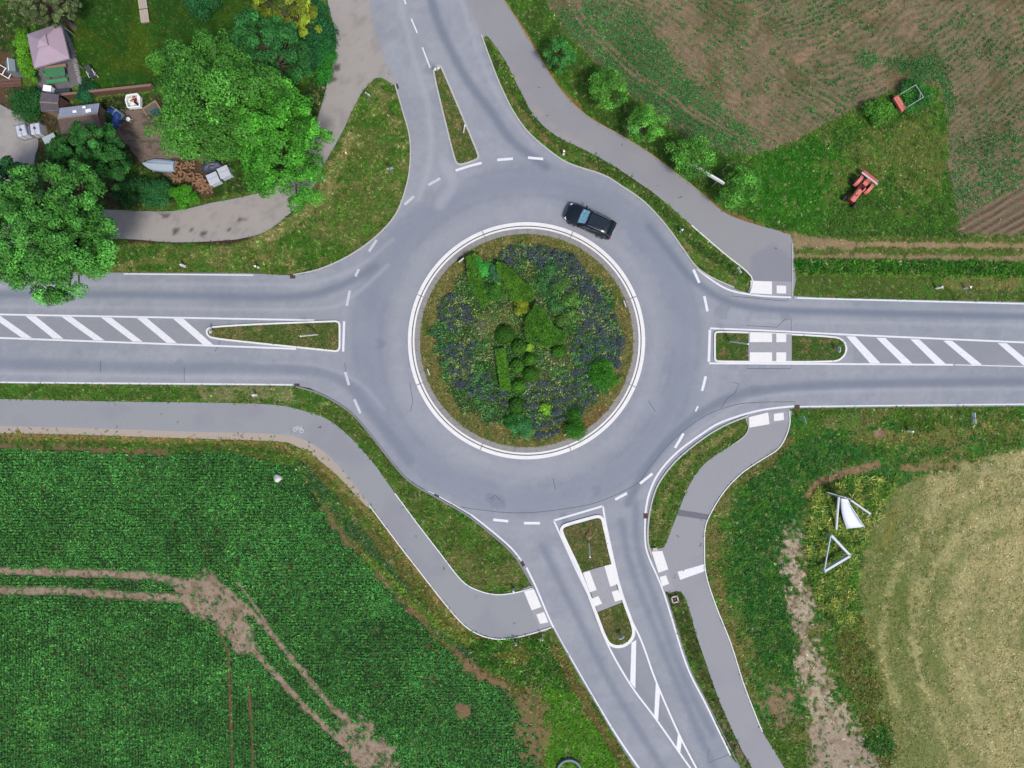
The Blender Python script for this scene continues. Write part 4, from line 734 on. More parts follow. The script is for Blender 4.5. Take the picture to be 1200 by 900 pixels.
tree('deciduous_tree', 'large light green tree with a dense domed crown beside the dirt yard', 262, 120, 84, 80, 3.2, 13, A(78, 140, 50, 1.35), 1, ncl=120, nl=52000, leaf=.19, trunk=.32)
tree('deciduous_tree', 'bright green tree overhanging the lane, its crown lowest on the bend', 330, 170, 60, 74, 2.2, 11.5, A(74, 148, 42, 1.35), 2, ncl=90, nl=36000, leaf=.2, trunk=.26)
tree('deciduous_tree', 'bluish green tree at the lawn edge behind the two brighter crowns', 312, 62, 58, 46, 2.0, 9, A(50, 114, 52, 1.25), 3, ncl=55, nl=20000, leaf=.18)
tree('deciduous_tree', 'dark green round tree between the shed and the upturned boat', 108, 186, 50, 42, 1.6, 8, A(50, 108, 44, 1.3), 4, ncl=60, nl=24000, leaf=.18)
tree('deciduous_tree', 'huge spreading tree whose branches hang over the left road', 52, 272, 92, 84, 3.0, 14, A(74, 136, 54, 1.5), 5, ncl=150, nl=60000, leaf=.19, trunk=.4, csz=(.08, .15))
tree('deciduous_tree', 'mid green tree at the left picture edge above the sandy drive', 12, 222, 34, 40, 2.2, 9, A(54, 116, 62, 1.2), 6, ncl=40, nl=14000, leaf=.18)
tree('flowering_tree', 'olive tree speckled with pale yellow in the upper left corner', 52, 4, 48, 26, 1.5, 6, A(96, 112, 70, 1.2), 7, ncl=50, nl=16000, leaf=.16)
tree('flowering_tree', 'yellow green tree at the top beside the mouth of the lane', 340, 12, 42, 36, 1.5, 7, A(126, 146, 42, 1.25), 8, ncl=36, nl=13000, leaf=.16)
shrub('shrub', 'tall dark green bush bordering the lane at the top', 'bush', 366, 42, 27, 3.6, A(32, 96, 50, 1.3), seed=1, ry=46, ncl=44, nl=16000, leaf=.15)
shrub('shrub', 'bright green hedge bush following the curve of the lane', 'bush', 379, 62, 13, 2.4, A(48, 132, 40, 1.3), seed=2, ry=42, ncl=30, nl=9000, leaf=.14)
shrub('shrub', 'small feathery bush on the lawn side of the big light green tree', 'bush', 183, 68, 14, 2.5, A(86, 150, 52, 1.2), seed=3, ncl=8, nl=2000, leaf=.15)
shrub('shrub', 'rounded bush at the top edge of the lawn', 'bush', 234, 2, 17, 2.6, A(44, 108, 56, 1.2), seed=4, ncl=12, nl=4500, leaf=.14)
shrub('hedge', 'bright yellow green hedge along the left side of the pavilion', 'hedge', 27, 62, 10, 2.2, A(96, 158, 36, 1.2), seed=5, ry=44, ncl=26, nl=9000, leaf=.13, rot=R(12))
shrub('shrub', 'dark bush beside the left wall of the garden, below the blue barrel', 'bush', 30, 122, 20, 1.8, A(44, 104, 44, 1.15), seed=6, ncl=18, nl=6000, leaf=.13)
shrub('shrub', 'round blue green bush in front of the brown garden wall', 'bush', 99, 106, 12, 1.6, A(36, 100, 62, 1.15), seed=7, ncl=9, nl=4000, leaf=.1)
shrub('shrub', 'low lime green bush at the bend of the sandy lane', 'bush', 213, 230, 15, 1.8, A(78, 156, 34, 1.2), seed=8, ry=14, ncl=12, nl=5000, leaf=.13)
shrub('shrub', 'mid green bush below the upturned boat', 'bush', 180, 222, 22, 2.0, A(50, 116, 58, 1.15), seed=9, ry=20, ncl=16, nl=6500, leaf=.13)
shrub('shrub', 'dark narrow bush next to the blue tarpaulin heap', 'bush', 123, 140, 6, 1.4, A(24, 74, 30, 1.15), seed=10, ry=14, ncl=6, nl=2400, leaf=.11)
shrub('shrub', 'low dark bush between the dark tree and the boat', 'bush', 148, 222, 16, 1.6, A(34, 88, 38, 1.15), seed=33, ry=16, ncl=12, nl=4500, leaf=.13)
SAP = [(657, 63, 17, 'sapling nearest the top of the path row, dark and loose'), (711, 106, 22, 'second young tree from the top beside the path, fresh green'), (757, 146, 21, 'third young tree from the top beside the path, with pale blossom near it'), (812, 186, 26, 'young tree directly at the upper end of the long white sign board'), (868, 224, 25, 'young tree at the lower end of the row, nearest the field track')]
for i, (x, y, rp, lb) in enumerate(SAP): tree('young_tree', lb, x, y, rp*1.22, rp*1.22, .9, 3.9, A(*( (88, 152, 54) if i != 0 else (62, 126, 54)), 1.35), 20+i, ncl=20, nl=4200, leaf=.15, trunk=.05, csz=(.16, .28), group='young trees planted beside the upper path')
shrub('shrub', 'leafy bush left of the red roller in the upper right field', 'bush', 1030, 131, 20, 1.4, A(86, 146, 48, 1.3), seed=11, ry=15, ncl=20, nl=5000, leaf=.13)
shrub('shrub', 'dark round bush growing through the tube frame of the red roller', 'bush', 1074, 113, 20, 1.1, A(60, 128, 48, 1.35), seed=12, ry=19, ncl=20, nl=6000, leaf=.12)
# island topiary
def clipped(lb, x, y, rp, seed, h=.85):
    r = np.random.default_rng(5000+seed); z = float(ih(math.hypot(x-ICX, y-ICY)))-.03; b = W(x, y, z+h*.7); t = empty('clipped_bush', (b.x, b.y, z), 0, lb, 'topiary'); rr = rp*S*.98; n = 2600
    d = unit(r.normal(size=(n, 3))); d[:, 2] = np.abs(d[:, 2])*1.0; lump = 1+.07*np.sin(4*d[:, :1]*3+seed)*np.sin(5*d[:, 1:2]*2+seed*2)+.05*np.sin(9*d[:, 2:3]+seed); P = d*np.array([rr*(1+.1*math.sin(seed*3)), rr*(1-.1*math.sin(seed*3)), h*(1+.12*math.sin(seed*5))])*lump*(1+r.normal(0, .05, (n, 1))); P[:, 2] = np.maximum(P[:, 2], .02); Nn = unit(d+r.normal(0, .4, (n, 3)))
    V, C = leaves(P, Nn, r.uniform(.06, .11, n), jitcol(A(62, 112, 26, 1.45+.3*(seed % 3)), n, .28, .07, r), r); fastmesh('foliage', V, 4, leafm, C, t); MB().lathe([(rr*.85, 0), (rr*.8, h*.5), (rr*.4, h*.85), (.02, h*.9)], 16).build('branch_core', newmat('hedge_core', A(26, 44, 18), rough=1), t)
def ibush(nm, lb, x, y, rp, h, col, seed, **k): return shrub(nm, lb, k.pop('cat', 'bush'), x, y, rp, h, col, z=float(ih(math.hypot(x-ICX, y-ICY)))-.03, seed=100+seed, **k)
for i, (x, y, rp, lb) in enumerate([(591.7, 391.7, 11.5, 'largest clipped ball at the upper left of the topiary group on the island'), (608, 406, 8.5, 'clipped ball between the largest ball and the island centre hedge'), (605.7, 429, 8, 'clipped ball beside the middle of the long clipped hedge'), (622, 438, 9, 'bright clipped ball at the right of the topiary group'), (621, 420.7, 7, 'dim clipped ball above the bright one'), (608, 451.7, 8.5, 'clipped ball at the foot of the long clipped hedge'), (605, 475, 10, 'lowest, squarish clipped bush of the topiary group'), (654, 412, 8, 'clipped cube shaped bush at the right tip of the angular hedge')]):
    clipped(lb, x, y, rp, i)
def hedge(label, poly, h, col, seed, nl=6000, name='clipped_hedge', cat='hedge', leaf=.075):
    r = np.random.default_rng(3000+seed); xs_ = [p[0] for p in poly]; ys_ = [p[1] for p in poly]; cx, cy = sum(xs_)/len(xs_), sum(ys_)/len(ys_); z = float(ih(math.hypot(cx-ICX, cy-ICY)))-.05
    m = mask_poly(poly); px = r.uniform(min(xs_), max(xs_), nl*3); py = r.uniform(min(ys_), max(ys_), nl*3); e = blur(m, 3); k = samp(m, px, py) > .5; px, py = px[k][:nl], py[k][:nl]; ed = np.clip(samp(e, px, py)*2-1, 0, 1)
    kk = (H-z-h)/H; b = W(cx, cy, z+h); t = empty(name, (b.x, b.y, z), 0, label, cat); n = len(px); side = r.random(n) < .25
    hz = h*(.55+.45*np.clip(ed*3, 0, 1))+r.normal(0, .03, n); hz = np.where(side & (ed < .6), r.random(n)*hz, hz)
    P = np.stack([(px-cx)*S*kk, (cy-py)*S*kk, hz], -1); Nn = unit(np.array([0, 0, .8])+r.normal(0, .5, (n, 3))); cc = jitcol(np.array(col)*2.5, n, .32, .06, r)*(.7+.6*samp(NZ3, px, py))[:, None]
    V, C = leaves(P, Nn, r.uniform(leaf*.7, leaf*1.3, n), cc, r); fastmesh('foliage', V, 4, leafm, C, t)
    mb = MB(); mb.prism([((x-cx)*S*kk*.9, (cy-y)*S*kk*.9) for x, y in poly], -.05, h*.78); mb.build('branch_core', newmat('hedge_core', A(26, 44, 18), rough=1), t); return t
def rect(x0, y0, x1, y1, w_):
    d = math.hypot(x1-x0, y1-y0); nx_, ny_ = -(y1-y0)/d*w_/2, (x1-x0)/d*w_/2; return [(x0+nx_, y0+ny_), (x1+nx_, y1+ny_), (x1-nx_, y1-ny_), (x0-nx_, y0-ny_)]
hedge('long narrow clipped hedge left of the topiary balls', rect(585.5, 408, 593, 458, 13), .9, A(62, 106, 22, 1.1), 1, 4200)
hedge('large angular dark clipped hedge right of the island centre', [(614, 376), (628, 353), (638, 362), (650, 382), (666, 390), (662, 402), (640, 408), (622, 403), (614, 392)], 1.1, A(54, 94, 20, 1.1), 2, 9000)
hedge('diagonal clipped hedge running from the upper left to the island centre', [(581, 306), (592, 308), (610, 326), (624, 336), (626, 352), (612, 358), (600, 352), (592, 334), (582, 320)], 1.0, A(60, 98, 22, 1.1), 3, 7000)
hedge('dark strip of hedge along the left side of the upper left planting', [(545, 300), (556, 298), (566, 330), (574, 354), (566, 362), (555, 345), (547, 325)], .9, A(58, 98, 24, 1.1), 4, 5000)
for x, y, rp, h, c, lb in ((708, 439, 17, 1.3, A(56, 118, 26, .95), 'bright green round bush at the right rim of the lavender'), (674, 497, 16, 1.2, A(54, 114, 26, .95), 'bright green bush at the lower right beside the kerb of the island'), (564, 313, 12, 1.1, A(62, 150, 58, 1.25), 'fresh green bush in the upper left planting of the island'), (611.5, 360, 10, 1.1, A(118, 132, 34, 1.2), 'yellowish clipped bush above the angular hedge'), (639, 479, 6.5, .7, A(112, 158, 40, 1.25), 'tiny lime bush standing among the lower lavender rows'), (621, 408, 5, .6, A(124, 166, 50, 1.2), 'tiny lime bush between the clipped balls and the angular hedge'), (580, 344, 12, .9, A(56, 102, 30, 1.2), 'low bush at the foot of the diagonal hedge'), (582, 322, 10, .9, A(64, 116, 74, 1.2), 'grey green bush inside the upper left planting'), (612, 500, 13, .8, A(58, 116, 62, 1.2), 'sprawling grey green bush at the bottom of the island planting'), (600, 493, 9, .8, A(36, 92, 28, 1.2), 'dark bush below the squarish clipped bush'), (556, 290 + 12, 7, .9, A(96, 128, 44, 1.2), 'small olive bush at the upper left corner of the planting')):
    ibush('round_bush', lb, x, y, rp, h, tuple(q*1.6 for q in c), int(x+y), ncl=16, nl=int(rp*rp*20+600), leaf=.1, cvar=.2)
for i, (x, y, rp) in enumerate(((646, 318, 9), (658, 332, 10), (644, 340, 9), (668, 350, 10), (652, 358, 9), (672, 370, 8), (636, 330, 8), (660, 374, 8), (600, 322, 8), (590, 334, 8), (566, 340, 8), (600, 344, 8))):
    ibush('leafy_shrub', 'loose leafy green shrub in the mass right of the island centre' if i < 8 else 'loose leafy green shrub inside the upper left hedges of the island', x, y, rp, .75, A(*((92, 136, 60) if i % 2 else (70, 122, 62)), 1.35), 300+i, ncl=12, nl=1300, leaf=.1, cvar=.3, group='leafy shrubs right of the island centre' if i < 8 else 'leafy shrubs in the upper left planting')
# lavender: individual clumps
lavm = leafm
def lav(seed):
    r = np.random.default_rng(4000+seed); t = empty('lavender_bush'); n = 460; d = unit(r.normal(size=(n, 3))); d[:, 2] = np.abs(d[:, 2]); q = r.uniform(.4, 1.0, (n, 1))*(1+.15*np.sin(d[:, :1]*5+seed))
    P = d*q*np.array([.48, .48, .46]); Nn = unit(np.array([0, 0, .6])+r.normal(0, .6, (n, 3))); base = np.array(A(88, 104, 104, 1.35)) if seed % 3 else np.array(A(94, 100, 118, 1.4)); c = jitcol(base, n, .28, .1, r); gm_ = r.random(n) < .34; c[gm_] = jitcol(A(66, 100, 66, 1.3), gm_.sum(), .25, .1, r)
    fl = r.random(n) < .06; c[fl] = jitcol(A(112, 104, 156, 1.2), fl.sum(), .2, .05, r); V, C = leaves(P, Nn, r.uniform(.08, .17, n), c, r, .45); fastmesh('foliage', V, 4, leafm, C, t); return t
protos = [lav(i) for i in range(4)]; used = [0]*4
def lavs(pts, label, group, sc=(.75, 1.25)):
    for (x, y) in pts:
        i = rng.integers(0, 4); o = protos[i] if not used[i] else copy_tree(protos[i]); used[i] = 1; z = float(ih(math.hypot(x-ICX, y-ICY)))-.02; k = (H-z-.3)/H
        o.location = ((x-600)*S*k, (450-y)*S*k, z); s_ = float(rng.uniform(*sc)); o.scale = (s_, s_, s_*float(rng.uniform(.8, 1.1))); o.rotation_euler = (0, 0, float(rng.uniform(0, 6.28))); tag(o, label, 'lavender', group)
def poisson(poly, d, nmax):
    out = []; xs_ = [p[0] for p in poly]; ys_ = [p[1] for p in poly]; m = mask_poly(poly)
    for _ in range(4000):
        x, y = rng.uniform(min(xs_), max(xs_)), rng.uniform(min(ys_), max(ys_))
        if samp(m, x, y) < .5 or math.hypot(x-ICX, y-ICY) > 110: continue
        if all(math.hypot(x-a, y-b) > d for a, b in out): out.append((x, y))
        if len(out) >= nmax: break
    return out
lavs(poisson([(680, 330), (700, 345), (722, 375), (732, 405), (728, 428), (705, 424), (675, 424), (668, 405), (682, 385), (684, 350)], 7.5, 60), 'blue grey lavender clump in the dense mass at the right of the island', 'lavender clumps on the right')
lavs(poisson([(585, 296), (620, 282), (660, 284), (674, 305), (690, 325), (700, 340), (676, 342), (650, 335), (635, 322), (626, 305), (600, 312)], 8, 60), 'dark blue grey lavender clump in the upper arc of the island', 'lavender clumps in the upper arc')
rowpts = []
for j, (x0, y0, x1, y1, c) in enumerate(((618, 452, 690, 430, -8), (618, 464, 700, 440, -7), (616, 476, 704, 452, -6), (622, 488, 696, 466, -5), (624, 500, 680, 482, -4), (632, 510, 662, 502, -2))):
    n = int((x1-x0)/6.6)
    for k in range(n+1):
        t_ = k/max(1, n); x, y = x0+(x1-x0)*t_+rng.normal(0, .9), y0+(y1-y0)*t_+c*-4*t_*(1-t_)*.6+rng.normal(0, .9)
        if not (math.hypot(x-639, y-479) < 8 or math.hypot(x-674, y-497) < 15 or math.hypot(x-708, y-439) < 16): rowpts.append((x, y))
lavs(rowpts, 'blue grey lavender clump in the curved rows at the lower right of the island', 'lavender clumps in curved rows', (.7, 1.0))
lavs(poisson([(512, 360), (522, 342), (542, 345), (552, 380), (545, 392), (520, 382)], 8, 14)+poisson([(518, 405), (555, 405), (556, 425), (540, 440), (520, 430)], 9, 12)+poisson([(535, 435), (565, 438), (590, 458), (592, 475), (560, 465), (536, 450)], 9, 16), 'loose lavender clump among weeds at the left of the island', 'lavender clumps on the left')
# ------------------------------------------------------------------ materials for things
white = newmat('white_paint', (.62, .63, .64), rough=.5, noise=.05); galv = newmat('galvanised_steel', (.38, .39, .4), rough=.45, metal=.6, noise=.1, nscale=10); blackp = newmat('black_plastic', (.015, .015, .017), rough=.5)
rubber = newmat('rubber', (.02, .02, .02), rough=.85); wood = newmat('weathered_wood', A(150, 128, 104), rough=.9, noise=.25, nscale=6, bump=.4); redp = newmat('faded_red_paint', A(214, 118, 108, 1.1), rough=.65, noise=.12, nscale=6)
dredp = newmat('dark_red_paint', A(120, 34, 40), rough=.6, noise=.15); browns = newmat('brown_board', A(112, 84, 72), rough=.9, noise=.2, nscale=5); greyr = newmat('grey_roof_board', A(104, 100, 110), rough=.9, noise=.2, nscale=5, bump=.4)
# ------------------------------------------------------------------ the car
def make_car():
    c = W(691.3, 258.6, .8); t = empty('parked_car', (c.x, c.y, .02), 0, 'black estate car driving round the top of the roundabout', 'car'); t.name = 'car'
    t.rotation_euler = (0, 0, math.atan2(15.5, -34)); paint = newmat('black_car_paint', (.004, .006, .009), rough=.2, spec=.35, coat=.35); glass = newmat('tinted_car_glass', (.008, .014, .02), rough=.06, spec=.5)
    chrome = newmat('bright_trim', (.45, .46, .48), rough=.25, metal=.9); lampm = newmat('headlamp_glass', (.5, .53, .58), rough=.15, spec=.8); tail = newmat('tail_lamp_red', (.22, .01, .01), rough=.25)
    X = [-2.38, -2.30, -2.05, -1.5, -.8, 0, .7, 1.1, 1.6, 2.0, 2.24, 2.36]; Wd = [.72, .84, .92, .95, .95, .945, .94, .93, .915, .86, .74, .55]; TZ = [.86, .98, 1.0, 1.01, 1.0, .98, .97, .96, .9, .84, .74, .62]
    v = []; f = []
    for x, w_, z in zip(X, Wd, TZ):
        for yy, zz in ((w_*.86, .24), (w_*.98, .34), (w_, .55), (w_*.985, z-.14), (w_*.93, z-.04), (w_*.80, z+.0), (w_*.5, z+.035), (0, z+.05)): v.append((x, yy, zz))
        for yy, zz in ((w_*.5, z+.035), (w_*.80, z), (w_*.93, z-.04), (w_*.985, z-.14), (w_, .55), (w_*.98, .34), (w_*.86, .24)): v.append((x, -yy, zz))
    n = 15
    for i in range(len(X)-1):
        for k in range(n): f.append((i*n+k, i*n+(k+1) % n, (i+1)*n+(k+1) % n, (i+1)*n+k))
    f += [tuple(range(n)), tuple(range((len(X)-1)*n+n-1, (len(X)-1)*n-1, -1))]; meshobj('body', v, f, paint, t, True)
    # glasshouse
    GX = [-2.22, -1.85, -1.2, -.4, .25, .95]; GW = [.74, .73, .735, .735, .70, .82]; GB = [.84, .86, .87, .87, .86, .84]; GZ = [1.06, 1.42, 1.50, 1.52, 1.46, 1.0]
    v = []; f = []
    for x, w_, b_, z in zip(GX, GW, GB, GZ):
        for yy, zz in ((b_, .96), (w_, z-.06), (w_*.88, z), (w_*.45, z+.03), (0, z+.035), (-w_*.45, z+.03), (-w_*.88, z), (-w_, z-.06), (-b_, .96)): v.append((x, yy, zz))
    for i in range(5):
        for k in range(8): f.append((i*9+k, i*9+k+1, (i+1)*9+k+1, (i+1)*9+k))
    meshobj('cabin', v, f, paint, t, True)
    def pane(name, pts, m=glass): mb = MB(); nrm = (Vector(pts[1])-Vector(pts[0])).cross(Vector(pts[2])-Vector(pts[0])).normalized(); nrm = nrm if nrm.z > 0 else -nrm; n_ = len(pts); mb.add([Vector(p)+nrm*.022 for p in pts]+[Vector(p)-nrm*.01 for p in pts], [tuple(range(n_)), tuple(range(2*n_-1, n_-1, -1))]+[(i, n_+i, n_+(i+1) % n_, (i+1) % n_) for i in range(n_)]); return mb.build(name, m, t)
    pane('windscreen', [(.97, -.68, 1.02), (1.0, 0, 1.055), (.97, .68, 1.02), (.33, .6, 1.44), (.30, 0, 1.50), (.33, -.6, 1.44)], newmat('windscreen_sky_reflection', A(150, 200, 215), rough=.25, metal=.3, noise=.75, nscale=5)); pane('rear_window', [(-2.2, -.62, 1.1), (-2.2, .62, 1.1), (-1.88, .6, 1.42), (-1.88, -.6, 1.42)])  # pale blue windscreen colour has a bright sky reflection painted into it
    pane('roof_glass', [(.1, -.5, 1.53), (.1, .5, 1.53), (-1.5, .5, 1.535), (-1.5, -.5, 1.535)])
    for s in (-1, 1):
        mb = MB(); 
        for a, b in ((.55, -.35), (-.42, -1.15), (-1.22, -1.95)): mb.add([(a, s*.868, 1.0), (b, s*.872, 1.0), (b-.02, s*.765, 1.36), (a-.25 if a > .5 else a, s*.765, 1.34)], [(0, 1, 2, 3) if s < 0 else (3, 2, 1, 0)])
        mb.build('side_window', glass, t); MB().tube((-1.7, s*.66, 1.56), (.05, s*.66, 1.55), .018).build('roof_rail', chrome, t)
        m_ = MB().box((.78, s*1.0, 1.0), (.14, .2, .13), bev=.03); m_.box((.8, s*.91, .97), (.05, .1, .04)); m_.build('door_mirror', paint, t)
        h_ = MB().box((2.13, s*.66, .70), (.28, .26, .12), rz=s*-.5, bev=.04).build('headlight', lampm, t); MB().box((-2.33, s*.66, .86), (.1, .3, .14), rz=s*.3, bev=.03).build('tail_light', tail, t)
        for q in (.1, -.85): MB().box((q, s*.958, .84), (.2, .03, .03)).build('door_handle', chrome, t)
        MB().box((1.55, s*.34, .955), (.7, .02, .015), rz=s*.12, ry=.08).build('bonnet_crease', chrome if False else paint, t)
        for q in (1.42, -1.42):
            wv = MB().tube((q, s*.72, .35), (q, s*.965, .35), .35, n=24).build('wheel', rubber, t); MB().tube((q, s*.955, .35), (q, s*.975, .35), .23, n=16).build('rim', chrome, wv)
    MB().box((2.335, 0, .5), (.06, .9, .2), bev=.02).build('grille', blackp, t); MB().box((2.375, 0, .42), (.02, .5, .11)).build('front_plate', white, t); MB().box((-2.395, 0, .7), (.02, .5, .11)).build('rear_plate', white, t); MB().box((-2.0, 0, 1.47), (.2, 1.3, .03), ry=.2).build('rear_spoiler', paint, t)
    MB().box((1.02, -.25, 1.035), (.03, .55, .015), rz=.1).build('wiper', blackp, t); MB().box((1.02, .35, 1.035), (.03, .55, .015), rz=.1).build('wiper', blackp, t)
    return t
make_car()
# ------------------------------------------------------------------ tractor with rear implement
def make_tractor():
    c = W(1010, 219.5, .8); t = empty('tractor', (c.x, c.y, -.02), math.atan2(-28, -24)+R(3), 'small old faded red tractor with a flail box on its rear, parked on the grass', 'tractor')
    MB().box((.95, 0, .82), (1.35, .50, .5), bev=.1).build('bonnet', redp, t); MB().box((1.64, 0, .72), (.06, .46, .5), bev=.02).build('grille', dredp, t)
    MB().box((.2, 0, .55), (1.6, .3, .3)).build('chassis', dredp, t); MB().box((.0, 0, .72), (.75, .62, .05)).build('footplate', dredp, t)
    MB().box((.15, .26, .95), (.4, .14, .3), bev=.03).build('battery_box', redp, t)
    s_ = MB().box((-.42, 0, 1.0), (.42, .46, .1), bev=.08); s_.box((-.62, 0, 1.18), (.08, .46, .34), ry=-.2, bev=.03); s_.build('seat', redp, t)
    st = MB(); st.tube((.3, 0, .9), (.02, 0, 1.15), .025); 
    for k in range(16): a, b = 2*PI*k/16, 2*PI*(k+1)/16; st.tube((.02+.06*math.cos(a), .19*math.sin(a), 1.16+.17*math.cos(a)), (.02+.06*math.cos(b), .19*math.sin(b), 1.16+.17*math.cos(b)), .016, n=6)
    st.build('steering_wheel', blackp, t); MB().tube((1.1, .0, 1.05), (1.1, 0, 1.5), .035).build('exhaust', dredp, t)
    for s in (-1, 1):
        fd = MB(); prev = None
        for k in range(9):
            a = PI*(.05+.9*k/8); p = (-.35+.58*math.cos(a), .55+.58*math.sin(a))
            if prev: mx, mz = (p[0]+prev[0])/2, (p[1]+prev[1])/2; fd.box((mx, s*.62, mz), (math.hypot(p[0]-prev[0], p[1]-prev[1])+.02, .3, .03), ry=-math.atan2(p[1]-prev[1], p[0]-prev[0]))
            prev = p
        fd.build('mudguard', redp, t)
        w_ = MB().tube((-.35, s*.5, .52), (-.35, s*.76, .52), .52, n=22).build('rear_wheel', rubber, t); MB().tube((-.35, s*.74, .52), (-.35, s*.79, .52), .28, n=16).build('rim', redp, w_)
        w_ = MB().tube((1.5, s*.48, .3), (1.5, s*.66, .3), .29, n=18).build('front_wheel', rubber, t); MB().tube((1.5, s*.64, .3), (1.5, s*.68, .3), .16, n=12).build('rim', dredp, w_)
        MB().tube((1.5, s*.1, .45), (1.5, s*.5, .3), .04).build('front_axle', dredp, t); MB().tube((-.6, s*.2, .5), (-1.1, s*.3, .5), .035).build('lift_arm', blackp, t)
    i_ = MB().box((-1.32, 0, .6), (.28, 1.6, .5), bev=.06).build('implement_box', newmat('pink_faded_panel', A(196, 96, 96), noise=.15), t); MB().box((-1.12, .08, .78), (.18, 1.85, .08), bev=.02).build('implement_beam', newmat('cream_metal', A(206, 196, 190)), t)
    for s in (-1, 1): MB().box((-1.32, s*.82, .5), (.34, .04, .5)).build('side_plate', redp, t)
    return t
make_tractor()
# roller implement with tube frame
c = W(1059, 118, .5); t = empty('field_roller', (c.x, c.y, 0), R(122), 'red roller bar with an open tube frame lying among bushes in the field', 'farm implement')
MB().tube((-.72, .48, .62), (.72, .48, .62), .2, n=16).tube((-.76, .48, .62), (.76, .48, .62), .06).build('roller', redp, t); mb = MB(); pinkf = galv
mb = MB()
for a_, b_ in (((-.72, .5), (-.72, -1.15)), ((-.72, -1.15), (.62, -1.15)), ((.62, -1.15), (.62, .5)), ((-.72, -.75), (-.2, -1.15))): mb.tube((*a_, 1.3), (*b_, 1.3), .03, n=8)
for p in ((-.72, -1.15), (.62, -1.15), (-.72, .5), (.62, .5)): mb.tube((*p, 0), (*p, 1.3), .03, n=8)
mb.build('tube_frame', pinkf, t); MB().box((-.05, .82, .7), (1.5, .18, .35), bev=.03).build('roller_cover', redp, t)
# ------------------------------------------------------------------ white advertising frames on the south-east bank
def board(mb, a, b, z0, z1, th=.10): 
    a, b = Vector(a), Vector(b); d = b-a; mb.box(((a.x+b.x)/2, (a.y+b.y)/2, (z0+z1)/2), (d.length, th, z1-z0), rz=math.atan2(d.y, d.x))
c = W(979, 652); t = empty('triangular_frame', (c.x, c.y, 0), 0, 'white three sided frame standing open in the tall grass, the lower of the two', 'sign frame')
def loc(px, py, z=0): p = W(px, py, z)-Vector((c.x, c.y, z)); return (p.x, p.y)
wf = newmat('weathered_white_panel', A(214, 218, 228), rough=.6, noise=.1, nscale=3)
for a_, b_, th, nm in (((974, 627), (997, 651.5), .2, 'side_panel'), ((997, 651.5), (966, 670), .2, 'side_panel'), ((966, 670), (974, 627), .07, 'thin_rail')):
    mb = MB(); board(mb, loc(*a_, 1.2), loc(*b_, 1.2), 1.0 if th < .1 else .8, 1.2, th); mb.build(nm, wf, t)
for p in ((974.5, 627), (996, 651), (966.5, 669.5)): MB().tube((*loc(*p, 1.2), 0), (*loc(*p, 1.2), 1.2), .05).build('post', galv, t)
c = W(995, 600); t = empty('banner_stand', (c.x, c.y, 0), 0, 'white banner stand with one broad sheet and two side struts, above the three sided frame', 'banner stand')
mb = MB(); P0, P1, P2, P3 = loc(985, 584, 2.2), loc(994, 585, 2.2), loc(1013.5, 617.5, .5), loc(993, 620, .5)
vs_ = []
for i in range(9):
    u = i/8; z = 2.2*(1-u)+.35*u-.35*math.sin(PI*u)
    for j in range(5): q = j/4; vs_.append((P0[0]+(P3[0]-P0[0])*u+((P1[0]-P0[0])*(1-u)+(P2[0]-P3[0])*u)*q, P0[1]+(P3[1]-P0[1])*u+((P1[1]-P0[1])*(1-u)+(P2[1]-P3[1])*u)*q, z+.08*math.sin(q*PI)))
fs_ = [(i*5+j, (i+1)*5+j, (i+1)*5+j+1, i*5+j+1) for i in range(8) for j in range(4)]; o = meshobj('banner_sheet', vs_, fs_, newmat('white_tarp', A(226, 230, 240), rough=.5, noise=.06, bump=.2, bscale=4), t, True); md = o.modifiers.new('thick', 'SOLIDIFY'); md.thickness = .02
for a_, b_, r_, nm in (((983, 582, 2.2), (980, 620, .3), .11, 'side_strut'), ((997, 586, 2.1), (1020, 602, .6), .09, 'side_strut'), ((970, 577, 1.9), (997, 585, 2.2), .035, 'top_rail'), ((1020, 602, .6), (1014, 609, .1), .03, 'foot_rail'), ((990, 582, 2.2), (1013, 618, .4), .045, 'side_rail')):
    A0, B0 = Vector((*loc(*a_), a_[2])), Vector((*loc(*b_), b_[2])); MB().tube(A0, B0, r_, n=6).build(nm, wf, t)
for p in ((984, 583, 2.2), (997, 586, 2.1)): MB().tube((*loc(*p), 0), (*loc(*p), p[2]), .04).build('post', galv, t)
